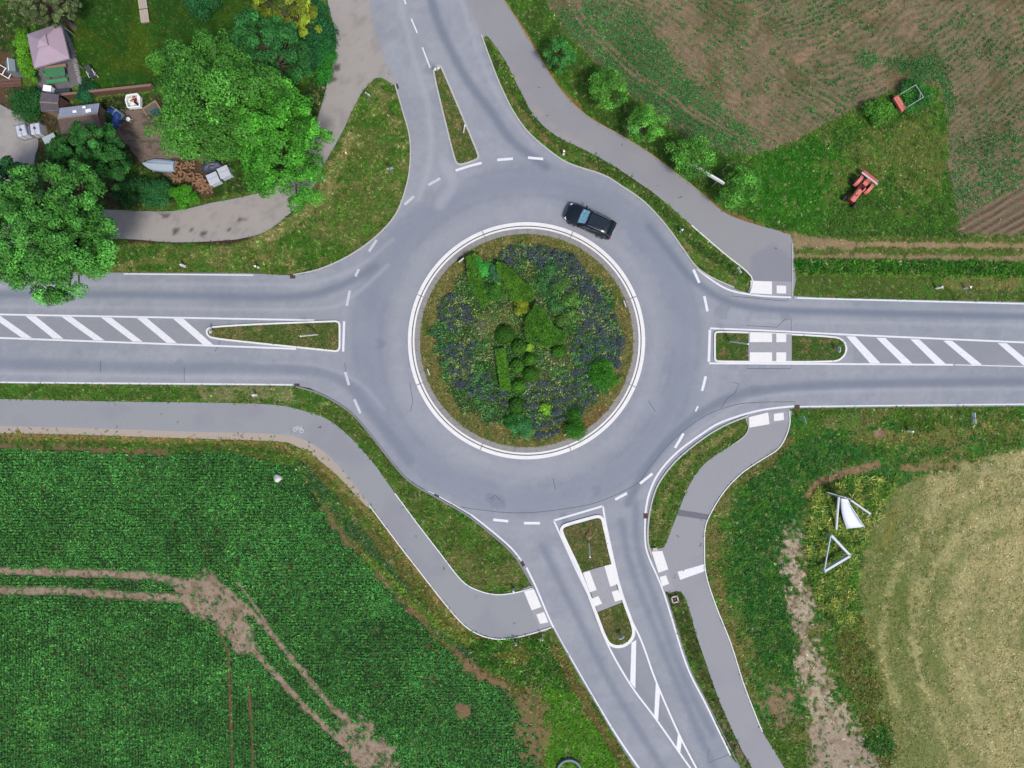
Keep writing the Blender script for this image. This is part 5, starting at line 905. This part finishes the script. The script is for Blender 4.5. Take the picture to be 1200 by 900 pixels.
# ------------------------------------------------------------------ signs and posts
blue = newmat('blue_sign_face', (.02, .09, .35), rough=.4); redf = newmat('red_reflector', (.4, .02, .02), rough=.4); yel = newmat('yellow_flowers', (.5, .33, .03))
def pole_sign(name, label, cat, x, y, h, z=.1, face='disc', rz=0, fx=.6, fm=white, group=None, tilt=(0, 0), pr=.035):
    b = W(x, y, z); t = empty(name, (b.x, b.y, z-.02), rz, label, cat, group); MB().tube((0, 0, 0), (tilt[0], tilt[1], h), pr, n=10).build('pole', galv if face else white, t)
    if face == 'disc':
        MB().tube((.05, 0, h-.32), (.08, 0, h-.32), .3, n=24).build('sign_face', fm, t); ar = MB(); ar.box((.088, .05, h-.36), (.012, .07, .3), rx=.8); ar.box((.088, .14, h-.44), (.012, .16, .06)); ar.box((.088, .16, h-.40), (.012, .06, .16)); ar.build('arrow', white, t)
    if face == 'board': MB().box((.05, 0, h-.25), (.04, fx, .42), bev=.01).build('sign_face', fm, t)
    if face == 'tri': mb = MB(); mb.add([(.05, -.42, h-.1), (.05, .42, h-.1), (.05, 0, h-.8), (.08, -.42, h-.1), (.08, .42, h-.1), (.08, 0, h-.8)], [(2, 1, 0), (3, 4, 5), (0, 1, 4, 3), (1, 2, 5, 4), (2, 0, 3, 5)]); mb.build('sign_face', redf, t); mb = MB(); mb.add([(.083, -.27, h-.18), (.083, .27, h-.18), (.083, 0, h-.62)], [(0, 1, 2)]); mb.build('sign_centre', white, t)
    MB().tube((0, 0, h), (tilt[0]*.0, tilt[1]*.0, h+.02), pr*1.2, n=10).build('pole_cap', blackp, t) if tilt == (0, 0) else None
    return t
for x, y, dx, dy, lb in ((372, 392, -.3, -.45, 'white pole on the left wedge island, near its broad end'), (855, 400, .3, -.5, 'white pole on the left bed of the right traffic island'), (690, 636, -.35, -.3, 'white pole rising from a dry tuft on the lower traffic island'), (543, 155.5, .25, .1, 'white pole on the upper wedge island, near its broad end')):
    pole_sign('white_pole', lb, 'pole', x, y, 4.2 if y > 300 else 1.6, face=None, tilt=(dx, dy), pr=.06)
pole_sign('keep_right_sign', 'round blue sign at the rounded end of the right traffic island', 'road sign', 978, 410, 1.1, rz=0); pole_sign('keep_right_sign', 'round blue sign at the rounded end of the lower traffic island', 'road sign', 726.5, 743, 1.1, rz=R(-60))
pole_sign('keep_right_sign', 'round blue sign at the narrow tip of the left wedge island', 'road sign', 251, 388, 1.0, rz=R(180)); pole_sign('keep_right_sign', 'round blue sign at the narrow tip of the upper wedge island', 'road sign', 513, 85, 1.0, rz=R(110))
for x, y in ((727, 744), (979, 411)): pass
pole_sign('road_sign', 'pale greenish sign on a pole on the grass wedge beside the upper left road', 'road sign', 461, 205, 2.0, rz=R(100), face='board', fx=.6, fm=newmat('pale_green_sign', A(150, 200, 180))); pole_sign('road_sign', 'small pale sign at the top of the grass wedge beside the lane', 'road sign', 434, 118, 1.6, rz=R(60), face='board', fx=.5)
pole_sign('road_sign', 'pale sign on the grass verge between the upper path and the right road', 'road sign', 860, 320, 1.7, rz=R(30), face='board', fx=.6); pole_sign('road_sign', 'small pale board near the lower right path corner beside the road', 'road sign', 936, 491, 1.4, rz=R(20), face='board', fx=.7, fm=newmat('pale_green_sign', A(120, 190, 130)))
pole_sign('road_sign', 'white board sign on two short legs on the grass beside the right road', 'road sign', 1129, 489, 1.7, rz=R(5), face='board', fx=1.0)
for x, y, lb in ((541, 306, 'upper left'), (731, 357, 'right'), (503, 436, 'lower left'), (664, 508, 'lower')):
    a = math.atan2(-(y-ICY), x-ICX); b = W(x, y, .2); t = empty('chevron_board', (b.x, b.y, .2), a, 'small white board facing traffic at the %s rim of the central island' % lb, 'road sign'); MB().box((0, 0, .45), (.05, .62, .5), bev=.01).build('board', white, t)
    mb = MB(); [mb.box((.03, q, .45), (.012, .1, .34), rx=.5) for q in (-.18, .06)]; mb.build('chevron', redf, t); MB().tube((-.03, .2, -.05), (-.03, .2, .5), .02).build('leg', galv, t); MB().tube((-.03, -.2, -.05), (-.03, -.2, .5), .02).build('leg', galv, t)
# big direction board beside the upper path
a_, b_ = W(811, 191, 2.6), W(850, 214.5, 2.6); c = (a_+b_)/2; t = empty('direction_board', (c.x, c.y, 0), math.atan2(b_.y-a_.y, b_.x-a_.x), 'long white direction board on two posts between the young trees of the path', 'direction sign'); L_ = (b_-a_).length
MB().box((0, 0, 2.3), (L_, .10, .5), bev=.03).build('sign_panel', white, t); [MB().tube((q, .1, 0), (q, .1, 2.3), .05).build('post', galv, t) for q in (-L_*.32, L_*.32)]; MB().box((0, .09, 2.05), (L_*.9, .05, .06)).build('rail', galv, t); MB().box((0, .09, 2.45), (L_*.9, .05, .06)).build('rail', galv, t)
# marker posts
def marker():
    t = empty('marker_post'); mb = MB(); mb.add([(-.06, -.05, 0), (.06, -.05, 0), (0, .07, 0), (-.06, -.05, .95), (.06, -.05, .95), (0, .07, 1.02)], [(2, 1, 0), (3, 4, 5), (0, 1, 4, 3), (1, 2, 5, 4), (2, 0, 3, 5)]); mb.build('post', white, t); MB().box((0, -.052, .8), (.1, .012, .2)).build('reflector', blackp, t); return t
mk = marker(); first = True
for x, y, lb in ((217, 312.5, 'white marker post on the grass edge of the left road near the big tree'), (303, 314, 'white marker post on the left road verge below the lane bend'), (301, 463, 'white marker post on the strip between left road and path'), (1130, 338, 'white marker post on the mown strip beside the right road'), (381, 212, 'white marker post at the lane edge below the bright tree'), (1097, 338, 'white marker post on the mown strip, nearer the crossing'), (797, 272, 'white marker post on the verge between the ring and the upper path'), (660, 181, 'white marker post on the verge at the top of the ring'), (602, 690, 'white marker post on the grass above the lower left crossing'), (1063, 505, 'small white marker post on the bank below the right road')):
    o = mk if first else copy_tree(mk); first = False; o.location = W(x, y, -.02); o.rotation_euler = (0, 0, x); o.scale = (1.7, 1.7, 1); tag(o, lb, 'marker post', 'white roadside marker posts')
bo = None
for x, y, lb in ((604.5, 751, 'grey post below the end of the lower left path, the left one'), (635, 745.5, 'grey post below the end of the lower left path, beside the crossing')):
    if bo is None: bo = empty('bollard'); MB().lathe([(.06, 0), (.06, .9), (.055, .98), (.02, 1.0)], 14).build('post', galv, bo); MB().lathe([(.064, .7), (.064, .85)], 14).build('band', white, bo); o = bo
    else: o = copy_tree(bo)
    o.location = W(x, y, 0); o.scale = (1.3, 1.3, 1.1); tag(o, lb, 'post', 'grey posts at the path end')
b = W(790.6, 702); t = empty('sign_foundation', (b.x, b.y, 0), R(15), 'square pale concrete foundation frame with a rusty core in the narrow verge', 'foundation'); mb = MB()
for q in range(4): a = q*PI/2; mb.box((.27*math.cos(a), .27*math.sin(a), .08), (.12, .62, .2), rz=a)
mb.build('concrete_rim', km, t); MB().box((0, 0, .08), (.2, .2, .14), bev=.03).build('rusty_core', newmat('rust', A(150, 74, 60)), t)
b = W(767, 643.5); t = empty('junction_box', (b.x, b.y, 0), R(10), 'small orange cable box at the corner of the lower right crossing', 'box'); MB().box((0, 0, .12), (.4, .3, .25), bev=.03).build('box_body', newmat('pale_orange', A(222, 164, 140)), t); MB().box((0, 0, .26), (.44, .34, .03)).build('lid', km, t)
b = W(667, 903); t = empty('concrete_ring', (b.x, b.y, 0), 0, 'grey concrete shaft ring sunk in the grass at the bottom edge', 'shaft ring'); mb = MB(); n = 40; v = [(r_*math.cos(2*PI*k/n), r_*math.sin(2*PI*k/n), z) for k in range(n) for r_, z in ((1.2, -.1), (1.2, .35), (1.02, .35), (1.02, -.1))]; f = [(k*4+q, ((k+1) % n)*4+q, ((k+1) % n)*4+(q+1) % 4, k*4+(q+1) % 4) for k in range(n) for q in range(4)]; mb.add(v, f); mb.build('ring_wall', newmat('ring_concrete', A(126, 138, 146), noise=.15), t)
MB().tube((-.3, .1, -.05), (-.3, .1, .05), .12).build('step_iron', galv, t)
# feed bag in the crop
b = W(326.5, 560.5); v = []; f = []; n = 14
for j, (r_, z) in enumerate(((.05, 0), (.42, .02), (.46, .2), (.36, .42), (.12, .52))):
    for k in range(n): a = 2*PI*k/n; q = r_*(1+.15*math.sin(3*a+j)); v.append((q*math.cos(a)*.75, q*math.sin(a)+(.12 if r_ > .3 and math.sin(a) < -.6 else 0), z))
f = [(j*n+k, j*n+(k+1) % n, (j+1)*n+(k+1) % n, (j+1)*n+k) for j in range(4) for k in range(n)]+[tuple(range(4*n, 5*n))]; t = empty('sack', (b.x, b.y, 0), R(20), 'crumpled white sack lying in the crop field near its rounded corner', 'sack'); meshobj('sack_body', v, f, newmat('white_sack', A(222, 218, 214), rough=.8, bump=.6, bscale=6), t, True); MB().tube((0, 0, .5), (.02, .05, .62), .06, .11, 8).build('tied_neck', newmat('white_sack'), t)
# ------------------------------------------------------------------ the garden
mauve = newmat('mauve_canvas', A(176, 156, 172), rough=.85, noise=.05, nscale=2); mauve2 = mauve
cs = [W(31.5, 40, 2.2), W(70.7, 26.7, 2.2), W(81, 68, 2.2), W(39.5, 79.5, 2.2)]; c = sum(cs, Vector())/4; t = empty('garden_pavilion', (c.x, c.y, .03), 0, 'square garden pavilion with a mauve canvas roof and raised vent', 'pavilion')
L4 = [Vector((p.x-c.x, p.y-c.y, 2.15)) for p in cs]; ap = Vector((0, 0, 3.0)); mb = MB(); inn4 = [ap+(p-ap)*.24 for p in L4]
v = []; f = []
for k in range(4):
    a, b2 = L4[k], L4[(k+1) % 4]; i0 = len(v); sag = (a+b2)/2; sag.z -= .0; v += [a, b2, inn4[(k+1) % 4], inn4[k], a-Vector((0, 0, .2)), b2-Vector((0, 0, .2))]; f += [(i0, i0+3, i0+2, i0+1), (i0, i0+1, i0+5, i0+4)]
mb.add(v, f); o = mb.build('canopy', mauve, t); md = o.modifiers.new('th', 'SOLIDIFY'); md.thickness = .015; mb = MB(); up4 = [ap+(p-ap)*.30+Vector((0, 0, .22)) for p in L4]; mb.add(up4+[ap+Vector((0, 0, .24))], [(0, 4, 1), (1, 4, 2), (2, 4, 3), (3, 4, 0)]); o = mb.build('vent_cap', mauve2, t); md = o.modifiers.new('th', 'SOLIDIFY'); md.thickness = .015
for p in L4: MB().box((p.x*.96, p.y*.96, 1.08), (.07, .07, 2.16)).build('post', galv, t)
greenw = newmat('green_painted_wood', A(70, 134, 92), rough=.7, noise=.15); 
c = W(64, 85, .7); t = empty('picnic_table', (c.x, c.y, .03), R(7), 'green picnic table with two benches half under the pavilion', 'picnic table'); mb = MB(); [mb.box((0, -.33+q*.165, .74), (2.0, .15, .04)) for q in range(5)]; mb.build('table_top', greenw, t)
MB().box((0, .62, .45), (2.0, .34, .05)).build('bench', newmat('pale_bench_wood', A(172, 132, 118), noise=.1), t); MB().box((0, -.66, .45), (1.95, .34, .05)).build('bench', newmat('bright_green_wood', A(70, 150, 96), noise=.1), t)
for q in (-.7, .7): MB().box((q, 0, .42), (.06, 1.4, .06)).box((q, .35, .36), (.06, .06, .74), rx=.3).box((q, -.35, .36), (.06, .06, .74), rx=-.3).build('trestle', wood, t)
stm = newmat('edging_stone', A(150, 150, 152), noise=.2); es = None; ep = catmull([(73, 32), (80, 45), (86, 62), (90, 80), (94.5, 97)], 6)
for k, (x, y) in enumerate(ep[::1]):
    if es is None: es = meshobj('edging_stone', [(q[0]*.22, q[1]*.13, q[2]) for q in ((-1, -.8, 0), (.9, -1, 0), (1, .8, 0), (-.8, 1, 0), (-.8, -.6, .14), (.7, -.8, .15), (.8, .6, .13), (-.7, .8, .15))], [(3, 2, 1, 0), (4, 5, 6, 7), (0, 1, 5, 4), (1, 2, 6, 5), (2, 3, 7, 6), (3, 0, 4, 7)], stm); o = es
    else: o = es.copy(); COL.objects.link(o)
    o.location = W(x, y, .0); o.rotation_euler = (0, 0, random.uniform(-.5, .5)); tag(o, 'pale edging stone in the curved border between patio and lawn', 'stone', 'edging stones along the patio')
t = empty('garden_chair', W(110.5, 88.5), R(25), 'dark reclining garden chair alone on the lawn', 'chair'); MB().box((0, -.1, .4), (.5, .6, .04)).build('seat', newmat('dark_mesh_fabric', (.03, .035, .045)), t); MB().box((0, .42, .62), (.5, .55, .04), rx=.8).build('backrest', newmat('dark_mesh_fabric'), t)
for s in (-1, 1): MB().tube((s*.29, -.4, .6), (s*.29, .25, .62), .025).build('armrest', white, t); MB().tube((s*.27, -.35, 0), (s*.27, .2, .42), .02).tube((s*.27, .25, 0), (s*.27, -.3, .42), .02).build('leg', white, t)
pl = newmat('pale_timber', A(186, 172, 158), rough=.85, noise=.12, nscale=4)
c = W(170, 12); t = empty('wooden_platform', (c.x, c.y, 0), R(98), 'pale wooden plank bench lying at the top of the lawn', 'bench')
for q in (-1.0, .3): 
    mb = MB(); [mb.box((q+.1+.2, -.3+k*.2, .3), (1.22, .18, .05)) for k in range(4)]; mb.build('plank_panel', pl, t)
for q in (-1.2, .2, 1.2): MB().box((q, 0, .13), (.08, .75, .27)).build('bearer', wood, t)
# garden wall, sheds
a_, b_ = W(70.7, 117), W(183, 105); c = (a_+b_)/2; d = b_-a_; t = empty('garden_fence', (c.x, c.y, 0), math.atan2(d.y, d.x), 'low brown board fence between the lawn and the dirt yard', 'fence')
MB().box((0, 0, .5), (d.length, .1, .96)).build('boards', browns, t); MB().box((0, 0, 1.0), (d.length+.05, .22, .05)).build('cap_rail', newmat('fence_cap', A(142, 112, 98), noise=.15), t); [MB().box((q*d.length/8, .09, .5), (.1, .08, 1.0)).build('fence_post', wood, t) for q in range(-4, 5)]
def shed(name, label, quad, h0, h1, m0, m1, split=.5):
    q = [W(*p, h0) for p in quad]; c = sum(q, Vector())/4; t = empty(name, (c.x, c.y, 0), 0, label, 'shed'); Lq = [Vector((p.x-c.x, p.y-c.y, 0)) for p in q]; tl, tr, br, bl = Lq; ml, mr = tl.lerp(bl, split), tr.lerp(br, split); Z = lambda p, z: Vector((p.x, p.y, z))
    w4 = [p*.9 for p in (bl, br, tr, tl)]; mb = MB(); mb.prism([(p.x, p.y) for p in w4], 0, h0-.1); mb.build('wall', browns, t)
    for nm, a, b2, c2, d2, za, zb_, m in (('roof', tl, tr, mr, ml, h0, h1, m0), ('roof', ml, mr, br, bl, h1, h0, m1)):
        n_ = 14; v = []; f = []
        for i in range(n_*2+1):
            u = i/(n_*2); zz = .03*(i % 2); A_ = Z(a.lerp(b2, u), za+zz); B_ = Z(d2.lerp(c2, u), zb_+zz); v += [A_, B_]
        f = [(2*i, 2*i+1, 2*i+3, 2*i+2) for i in range(n_*2)]; o = meshobj(nm, v, f, m, t); md = o.modifiers.new('th', 'SOLIDIFY'); md.thickness = .03; md.offset = -1
    MB().box(((ml.x+mr.x)/2, (ml.y+mr.y)/2, h1+.03), ((mr-ml).length, .12, .05), rz=math.atan2(mr.y-ml.y, mr.x-ml.x)).build('ridge_board', wood, t)
    dd = (bl+br)*.45; MB().box((dd.x, dd.y, .95), (.8, .05, 1.8), rz=math.atan2(br.y-bl.y, br.x-bl.x)).build('door', wood, t); return t
sh = shed('garden_shed', 'shed with one pale corrugated and one brown roof slope beside the dirt yard', [(70, 126.7), (116.5, 121), (118.7, 150.7), (72, 157)], 2.1, 2.5, newmat('pale_corrugated_sheet', A(160, 164, 184), rough=.5, noise=.12, nscale=3), newmat('brown_felt_roof', A(104, 88, 86), rough=.95, noise=.15, nscale=4), .48)
for x, y, s_ in ((104, 130, .5), (88, 131, .35), (99, 126, .3)): p = W(x, y, 2.4)-sh.location; MB().box((p.x, p.y, 2.46), (s_, s_*.6, .05), rz=.4*s_).build('roof_weight', white, sh)
shed('tool_shed', 'small shed with a dark grey board roof below the patio', [(48, 108), (69, 111), (70, 131), (48, 131)], 1.8, 1.95, greyr, newmat('grey_roof_board_b', A(92, 88, 98), noise=.2), .55)
t = empty('white_box', W(64, 109, 0), R(-8), 'small white cabinet standing at the corner of the patio', 'cabinet'); MB().box((0, 0, .5), (.7, .5, 1.0), bev=.03).build('cabinet_body', white, t); MB().box((0, 0, 1.02), (.76, .56, .04)).build('lid', white, t)
t = empty('storage_bench', W(77.5, 111), R(5), 'long dark storage bench against the brown fence', 'bench'); MB().box((0, 0, .28), (1.4, .55, .5), bev=.04).build('chest', newmat('dark_blue_grey', A(44, 50, 64)), t); MB().box((0, 0, .56), (1.46, .6, .05), bev=.02).build('lid', newmat('dark_grey_lid', A(56, 62, 76)), t)
def tank(x, y, label, rz):
    t = empty('water_tank', W(x, y, 0), rz, label, 'water tank'); MB().box((0, 0, .55), (.95, 1.05, .95), bev=.1).build('tank', newmat('milky_plastic', A(206, 210, 222), rough=.4), t); mb = MB()
    for q in (-.5, 0, .5): mb.box((q, 0, 1.08), (.03, 1.15, .03)).box((q, -.56, .55), (.03, .03, 1.05)).box((q, .56, .55), (.03, .03, 1.05))
    mb.build('cage', galv, t); MB().tube((0, 0, 1.0), (0, 0, 1.09), .12).build('cap', blackp, t); MB().box((0, 0, .05), (1.05, 1.1, .1)).build('pallet', wood, t)
tank(33.5, 157, 'milky white water tank in a cage, the left one beside the drive', R(15)); tank(49.5, 155, 'milky white water tank in a cage, the right one beside the drive', R(8))
b = W(63, 166); t = empty('cold_frame', (b.x, b.y, 0), R(25), 'pale cold frame with a sloping lid under the dark tree', 'cold frame'); MB().box((0, 0, .25), (1.1, .75, .5)).build('box_frame', wood, t); MB().box((0, 0, .53), (1.2, .85, .04), rx=.15).build('glazed_lid', newmat('frosted_panel', A(176, 188, 194), rough=.3), t)
def blob(name, mat, rx, ry, h, parent, seed=0, n=20, m=7):
    r = random.Random(seed); ph = [r.uniform(0, 6) for _ in range(4)]; v = []; f = []
    for j in range(m):
        u = j/(m-1); rr = math.cos(u*PI/2)**.6
        for k in range(n): a = 2*PI*k/n; q = rr*(1+.12*math.sin(3*a+ph[0])+.07*math.sin(7*a+ph[1]+j)); v.append((rx*q*math.cos(a), ry*q*math.sin(a), h*math.sin(u*PI/2)*(1+.08*math.sin(4*a+ph[2]))))
    f = [(j*n+k, j*n+(k+1) % n, (j+1)*n+(k+1) % n, (j+1)*n+k) for j in range(m-1) for k in range(n)]+[tuple(range((m-1)*n, m*n))]; return meshobj(name, v, f, mat, parent, False)
t = empty('covered_heap', W(135, 138), R(20), 'heap under a crumpled blue tarpaulin beside the shed', 'heap'); blob('tarpaulin', newmat('blue_tarpaulin', A(38, 74, 150), rough=.45, bump=.8, bscale=5), .75, .95, .6, t, 3); [MB().box((.7*math.cos(a), .85*math.sin(a), .08), (.2, .2, .14), rz=a, bev=.04).build('weight_stone', stm, t) for a in (.5, 3.8, 5)]
t = empty('wheelbarrow', W(143, 137), R(-32), 'grey green wheelbarrow leaning on the blue tarpaulin heap', 'wheelbarrow'); mb = MB(); mb.add([(-.5, -.35, .6), (.5, -.28, .6), (.5, .28, .6), (-.5, .35, .6), (-.3, -.2, .3), (.3, -.15, .3), (.3, .15, .3), (-.3, .2, .3)], [(4, 5, 6, 7), (0, 1, 5, 4), (1, 2, 6, 5), (2, 3, 7, 6), (3, 0, 4, 7)]); o = mb.build('tray', newmat('grey_green_metal', A(128, 152, 146), rough=.5), t); o.modifiers.new('th', 'SOLIDIFY').thickness = .02
MB().tube((.62, -.05, .2), (.62, .05, .2), .2, n=16).build('wheel', rubber, t); [MB().tube((.6, s*.08, .25), (-1.0, s*.3, .62), .02).build('handle', galv, t) for s in (-1, 1)]; [MB().tube((-.3, s*.2, 0), (-.25, s*.2, .35), .02).build('leg', galv, t) for s in (-1, 1)]
t = empty('plastic_tub', W(159, 120.5), R(10), 'white tub filled with coloured toys in the dirt yard', 'tub'); mb = MB(); o = mb.prism([(-.6, -.5), (.5, -.6), (.65, .3), (.5, .6), (-.5, .62), (-.68, .2)], 0, .05).build('tub_floor', white, t); mb = MB(); pp = [(-.6, -.5), (.5, -.6), (.65, .3), (.5, .6), (-.5, .62), (-.68, .2)]
for k in range(6): (x0, y0), (x1, y1) = pp[k], pp[(k+1) % 6]; mb.box(((x0+x1)/2, (y0+y1)/2, .25), (math.hypot(x1-x0, y1-y0)+.06, .12, .48), rz=math.atan2(y1-y0, x1-x0), bev=.03)
mb.build('tub_wall', white, t)
for dx, dy, col, nm, lb in ((.05, .2, A(176, 44, 58), 'toy_bucket', 'red toy bucket lying in the white tub'), (-.2, .05, A(170, 160, 40), 'toy_shovel', 'yellow toy shovel lying in the white tub'), (.2, -.15, A(40, 40, 56), 'toy_truck', 'dark toy truck lying in the white tub')):
    b = t.location+Vector((dx*1.2, dy*1.2, .06)); o = empty(nm, b, random.random()*3, lb, 'toy'); m_ = newmat('toy_'+nm, col, rough=.4)
    if nm == 'toy_bucket': MB().lathe([(.13, 0), (.2, .38), (.17, .38), (.1, .05)], 14).build('bucket_wall', m_, o); MB().tube((-.2, 0, .38), (.2, 0, .42), .015).build('handle', white, o)
    if nm == 'toy_shovel': MB().box((0, 0, .3), (.22, .18, .04), ry=.2).build('blade', m_, o); MB().tube((.1, 0, .3), (.42, 0, .36), .03).build('shaft', m_, o)
    if nm == 'toy_truck': MB().box((0, 0, .22), (.4, .2, .12), bev=.02).box((.16, 0, .34), (.14, .18, .14), bev=.02).build('truck_body', m_, o); [MB().tube((q, -.11, .16), (q, .11, .16), .07, n=12).build('axle_wheels', rubber, o) for q in (-.13, .13)]
b = W(181, 131.5); t = empty('sandbox', (b.x, b.y, 0), R(32), 'open wooden sandbox frame half under the big light green tree', 'sandbox'); [MB().box((x, y, .12), (lx, ly, .26), bev=.01).build('side_board', wood, t) for x, y, lx, ly in ((0, .72, 1.5, .14), (0, -.72, 1.5, .14), (.68, 0, .14, 1.3), (-.68, 0, .14, 1.3))]; MB().box((0, 0, .05), (1.24, 1.3, .08)).build('sand', newmat('damp_sand', A(104, 100, 96), noise=.2, nscale=8), t)
t = empty('toy_crate', W(184, 132, .1), .4, 'small blue crate standing in the wooden sandbox', 'crate'); MB().box((0, 0, .05), (.5, .34, .06)).build('base', newmat('crate_blue', A(62, 116, 160)), t); [MB().box((x, y, .14), (a1, b1, .2)).build('crate_side', newmat('crate_blue'), t) for x, y, a1, b1 in ((0, .17, .5, .03), (0, -.17, .5, .03), (.25, 0, .03, .34), (-.25, 0, .03, .34))]
# stool
t = empty('stool', W(153, 141.5), 0, 'small white plastic stool on the bare yard ground', 'stool'); MB().lathe([(.18, .36), (.2, .4), (.18, .43), (.02, .44)], 16).build('seat', white, t); [MB().tube((.12*math.cos(a), .12*math.sin(a), .37), (.2*math.cos(a), .2*math.sin(a), 0), .02, n=6).build('leg', white, t) for a in (.4, 2, 3.5, 5.1)]
# upturned boat
c = W(185, 192.5, .5); t = empty('boat', (c.x, c.y, 0), R(-4), 'pale blue upturned rowing boat on the yard, bow pointing left', 'boat'); v = []; f = []; ST = [(1.45, .5), (.9, .56), (.2, .58), (-.5, .55), (-1.0, .4), (-1.35, .18), (-1.52, .02)]
for i, (x, hw) in enumerate(ST):
    kz = .62-.02*i
    for yy, zz in ((-hw, .12), (-hw*.92, .34), (-hw*.6, kz-.1), (0, kz), (hw*.6, kz-.1), (hw*.92, .34), (hw, .12)): v.append((x, yy, zz))
f = [(i*7+k, i*7+k+1, (i+1)*7+k+1, (i+1)*7+k) for i in range(6) for k in range(6)]+[(6, 5, 4, 3, 2, 1, 0)]; bl_ = newmat('pale_blue_hull', A(176, 192, 210), rough=.45, noise=.08); o = meshobj('hull', v, f, bl_, t); o.modifiers.new('th', 'SOLIDIFY').thickness = .03
MB().box((0, 0, .655), (2.6, .05, .08)).build('keel', newmat('keel_grey', A(190, 200, 214)), t); MB().box((1.45, 0, .12), (.06, 1.1, .1)).build('gunwale', galv, t); [MB().box((q, 0, .06), (.12, 1.3, .12)).build('support_beam', wood, t) for q in (-.6, .8)]
# firewood, tarpaulins and corrugated covers
lm = newmat('split_firewood', A(150, 116, 88), rough=.95, noise=.3, nscale=6); lg = None; r_ = random.Random(5)
spots = [(r_.uniform(203, 228), r_.uniform(190, 212)) for _ in range(46)]+[(r_.uniform(231, 248), r_.uniform(206, 224)) for _ in range(44)]+[(r_.uniform(222, 236), r_.uniform(200, 222)) for _ in range(10)]
for k, (x, y) in enumerate(spots):
    if lg is None:
        lg = meshobj('firewood_log', MB().tube((-.24, 0, 0), (.24, 0, 0), .1, .085, 7).v, MB().tube((-.24, 0, 0), (.24, 0, 0), .1, .085, 7).f, lm); o = lg
    else: o = lg.copy(); COL.objects.link(o)
    o.location = W(x, y, .1+r_.random()*.35); o.rotation_euler = (0, r_.uniform(-.4, .4), r_.uniform(0, 3.14)); up = k < 46 or k >= 90; tag(o, 'split log in the loose firewood heap beside the boat' if up else 'split log in the firewood stack beside the white covers', 'firewood', 'logs of the loose heap' if up else 'logs of the covered stack')
bt = empty('covered_heap', W(250, 196), R(10), 'heap under a black sheet behind the white covers', 'heap'); blob('sheet', newmat('black_sheet', A(72, 80, 100), rough=.5, bump=.8, bscale=5), 1.0, .62, .8, bt, 9); MB().box((.2, 0, .84), (.5, .1, .06), bev=.02).build('weight', wood, bt)
cvm = newmat('white_cover_sheet', A(198, 204, 214), rough=.5, noise=.12, nscale=4)
for x, y, lb in ((254, 212, 'white lidded bin nearest the firewood stack'), (266.5, 204.5, 'white lidded bin half under the bright green tree')):
    t = empty('storage_bin', W(x, y, 0), R(24), lb, 'bin'); MB().box((0, 0, .4), (.98, .95, .8), bev=.04).build('bin_body', cvm, t); MB().box((0, 0, .83), (1.04, 1.02, .07), bev=.03).build('lid', cvm, t); MB().box((0, 0, .88), (.8, .06, .03), bev=.01).build('handle', galv, t)
t = empty('barrel', W(39, 88), 0, 'bright blue barrel under the yellow green hedge', 'barrel'); MB().lathe([(.3, 0), (.36, .3), (.38, .5), (.36, .8), (.3, .95)], 20).build('barrel_body', newmat('bright_blue', A(40, 124, 190), rough=.4), t); MB().lathe([(.31, .95), (.31, .99), (.1, 1.0)], 20).build('lid', newmat('bright_blue'), t)
t = empty('greenhouse', W(23.5, 84), R(5), 'small grey glazed cold house at the left edge beside the hedge', 'greenhouse'); gl_ = newmat('dull_glass', A(132, 146, 152), rough=.3); MB().box((0, 0, .6), (.8, 1.1, 1.2)).build('glass_wall', gl_, t); mb = MB(); mb.add([(-.42, -.57, 1.2), (.42, -.57, 1.2), (.42, .57, 1.2), (-.42, .57, 1.2), (0, -.57, 1.5), (0, .57, 1.5)], [(0, 4, 5, 3), (1, 2, 5, 4), (0, 1, 4), (2, 3, 5)]); mb.build('glass_roof', gl_, t); MB().box((0, 0, 1.51), (.05, 1.2, .04)).build('ridge', white, t)
t = empty('metal_rack', W(7, 86), R(-30), 'open white rack lying at the left picture edge', 'rack'); [MB().tube(a1, b1, .04, n=8).build('rail', white, t) for a1, b1 in (((-.7, -.3, .3), (.7, -.3, .3)), ((-.7, .4, .3), (.7, .4, .3)), ((-.7, -.3, .3), (-.7, .4, .3)), ((.7, -.3, .3), (.7, .4, .3)), ((0, -.3, .3), (0, .4, .3)))]; [MB().tube((x, y, 0), (x, y, .32), .03).build('leg', white, t) for x in (-.7, .7) for y in (-.3, .4)]
t = empty('plank_stack', W(14, 97), R(3), 'stack of brown planks at the left picture edge', 'planks'); [MB().box((0, -.35+.17*q, .1+.06*(q % 2)), (2.0, .14, .08)).build('plank', browns, t) for q in range(5)]
t = empty('kettle_grill', W(285, 31.5), .5, 'round dark barbecue grill at the upper edge of the trees on the lawn', 'grill'); MB().lathe([(.08, .5), (.3, .6), (.36, .75), (.37, .8)], 20).build('bowl', blackp, t); MB().lathe([(.37, .8), (.3, .95), (.1, 1.02), (.02, 1.02)], 20).build('lid', newmat('dull_pink_lid', A(150, 120, 130)), t); [MB().tube((.2*math.cos(a), .2*math.sin(a), .6), (.34*math.cos(a), .34*math.sin(a), 0), .018, n=6).build('leg', blackp, t) for a in (.5, 2.6, 4.7)]
# yellow flowers by the cold frame, dry tuft on the lower island
def flowers(x, y, label, col, seed, rp=5, h=.5, z=0): return shrub('flowering_plant', label, 'plant', x, y, rp, h, col, seed=seed, ncl=5, nl=260, leaf=.09, z=z)
flowers(74, 166, 'yellow flowering plant beside the cold frame', A(206, 176, 40, 1.2), 61); flowers(690.5, 628, 'dry straw coloured tuft at the foot of the white pole on the lower island', A(170, 150, 118, 1.1), 62, rp=6, z=.1)
flowers(540+202, 0+149, 'white blossoming plant between the second and third young tree', A(206, 214, 190, 1.1), 63, rp=7)
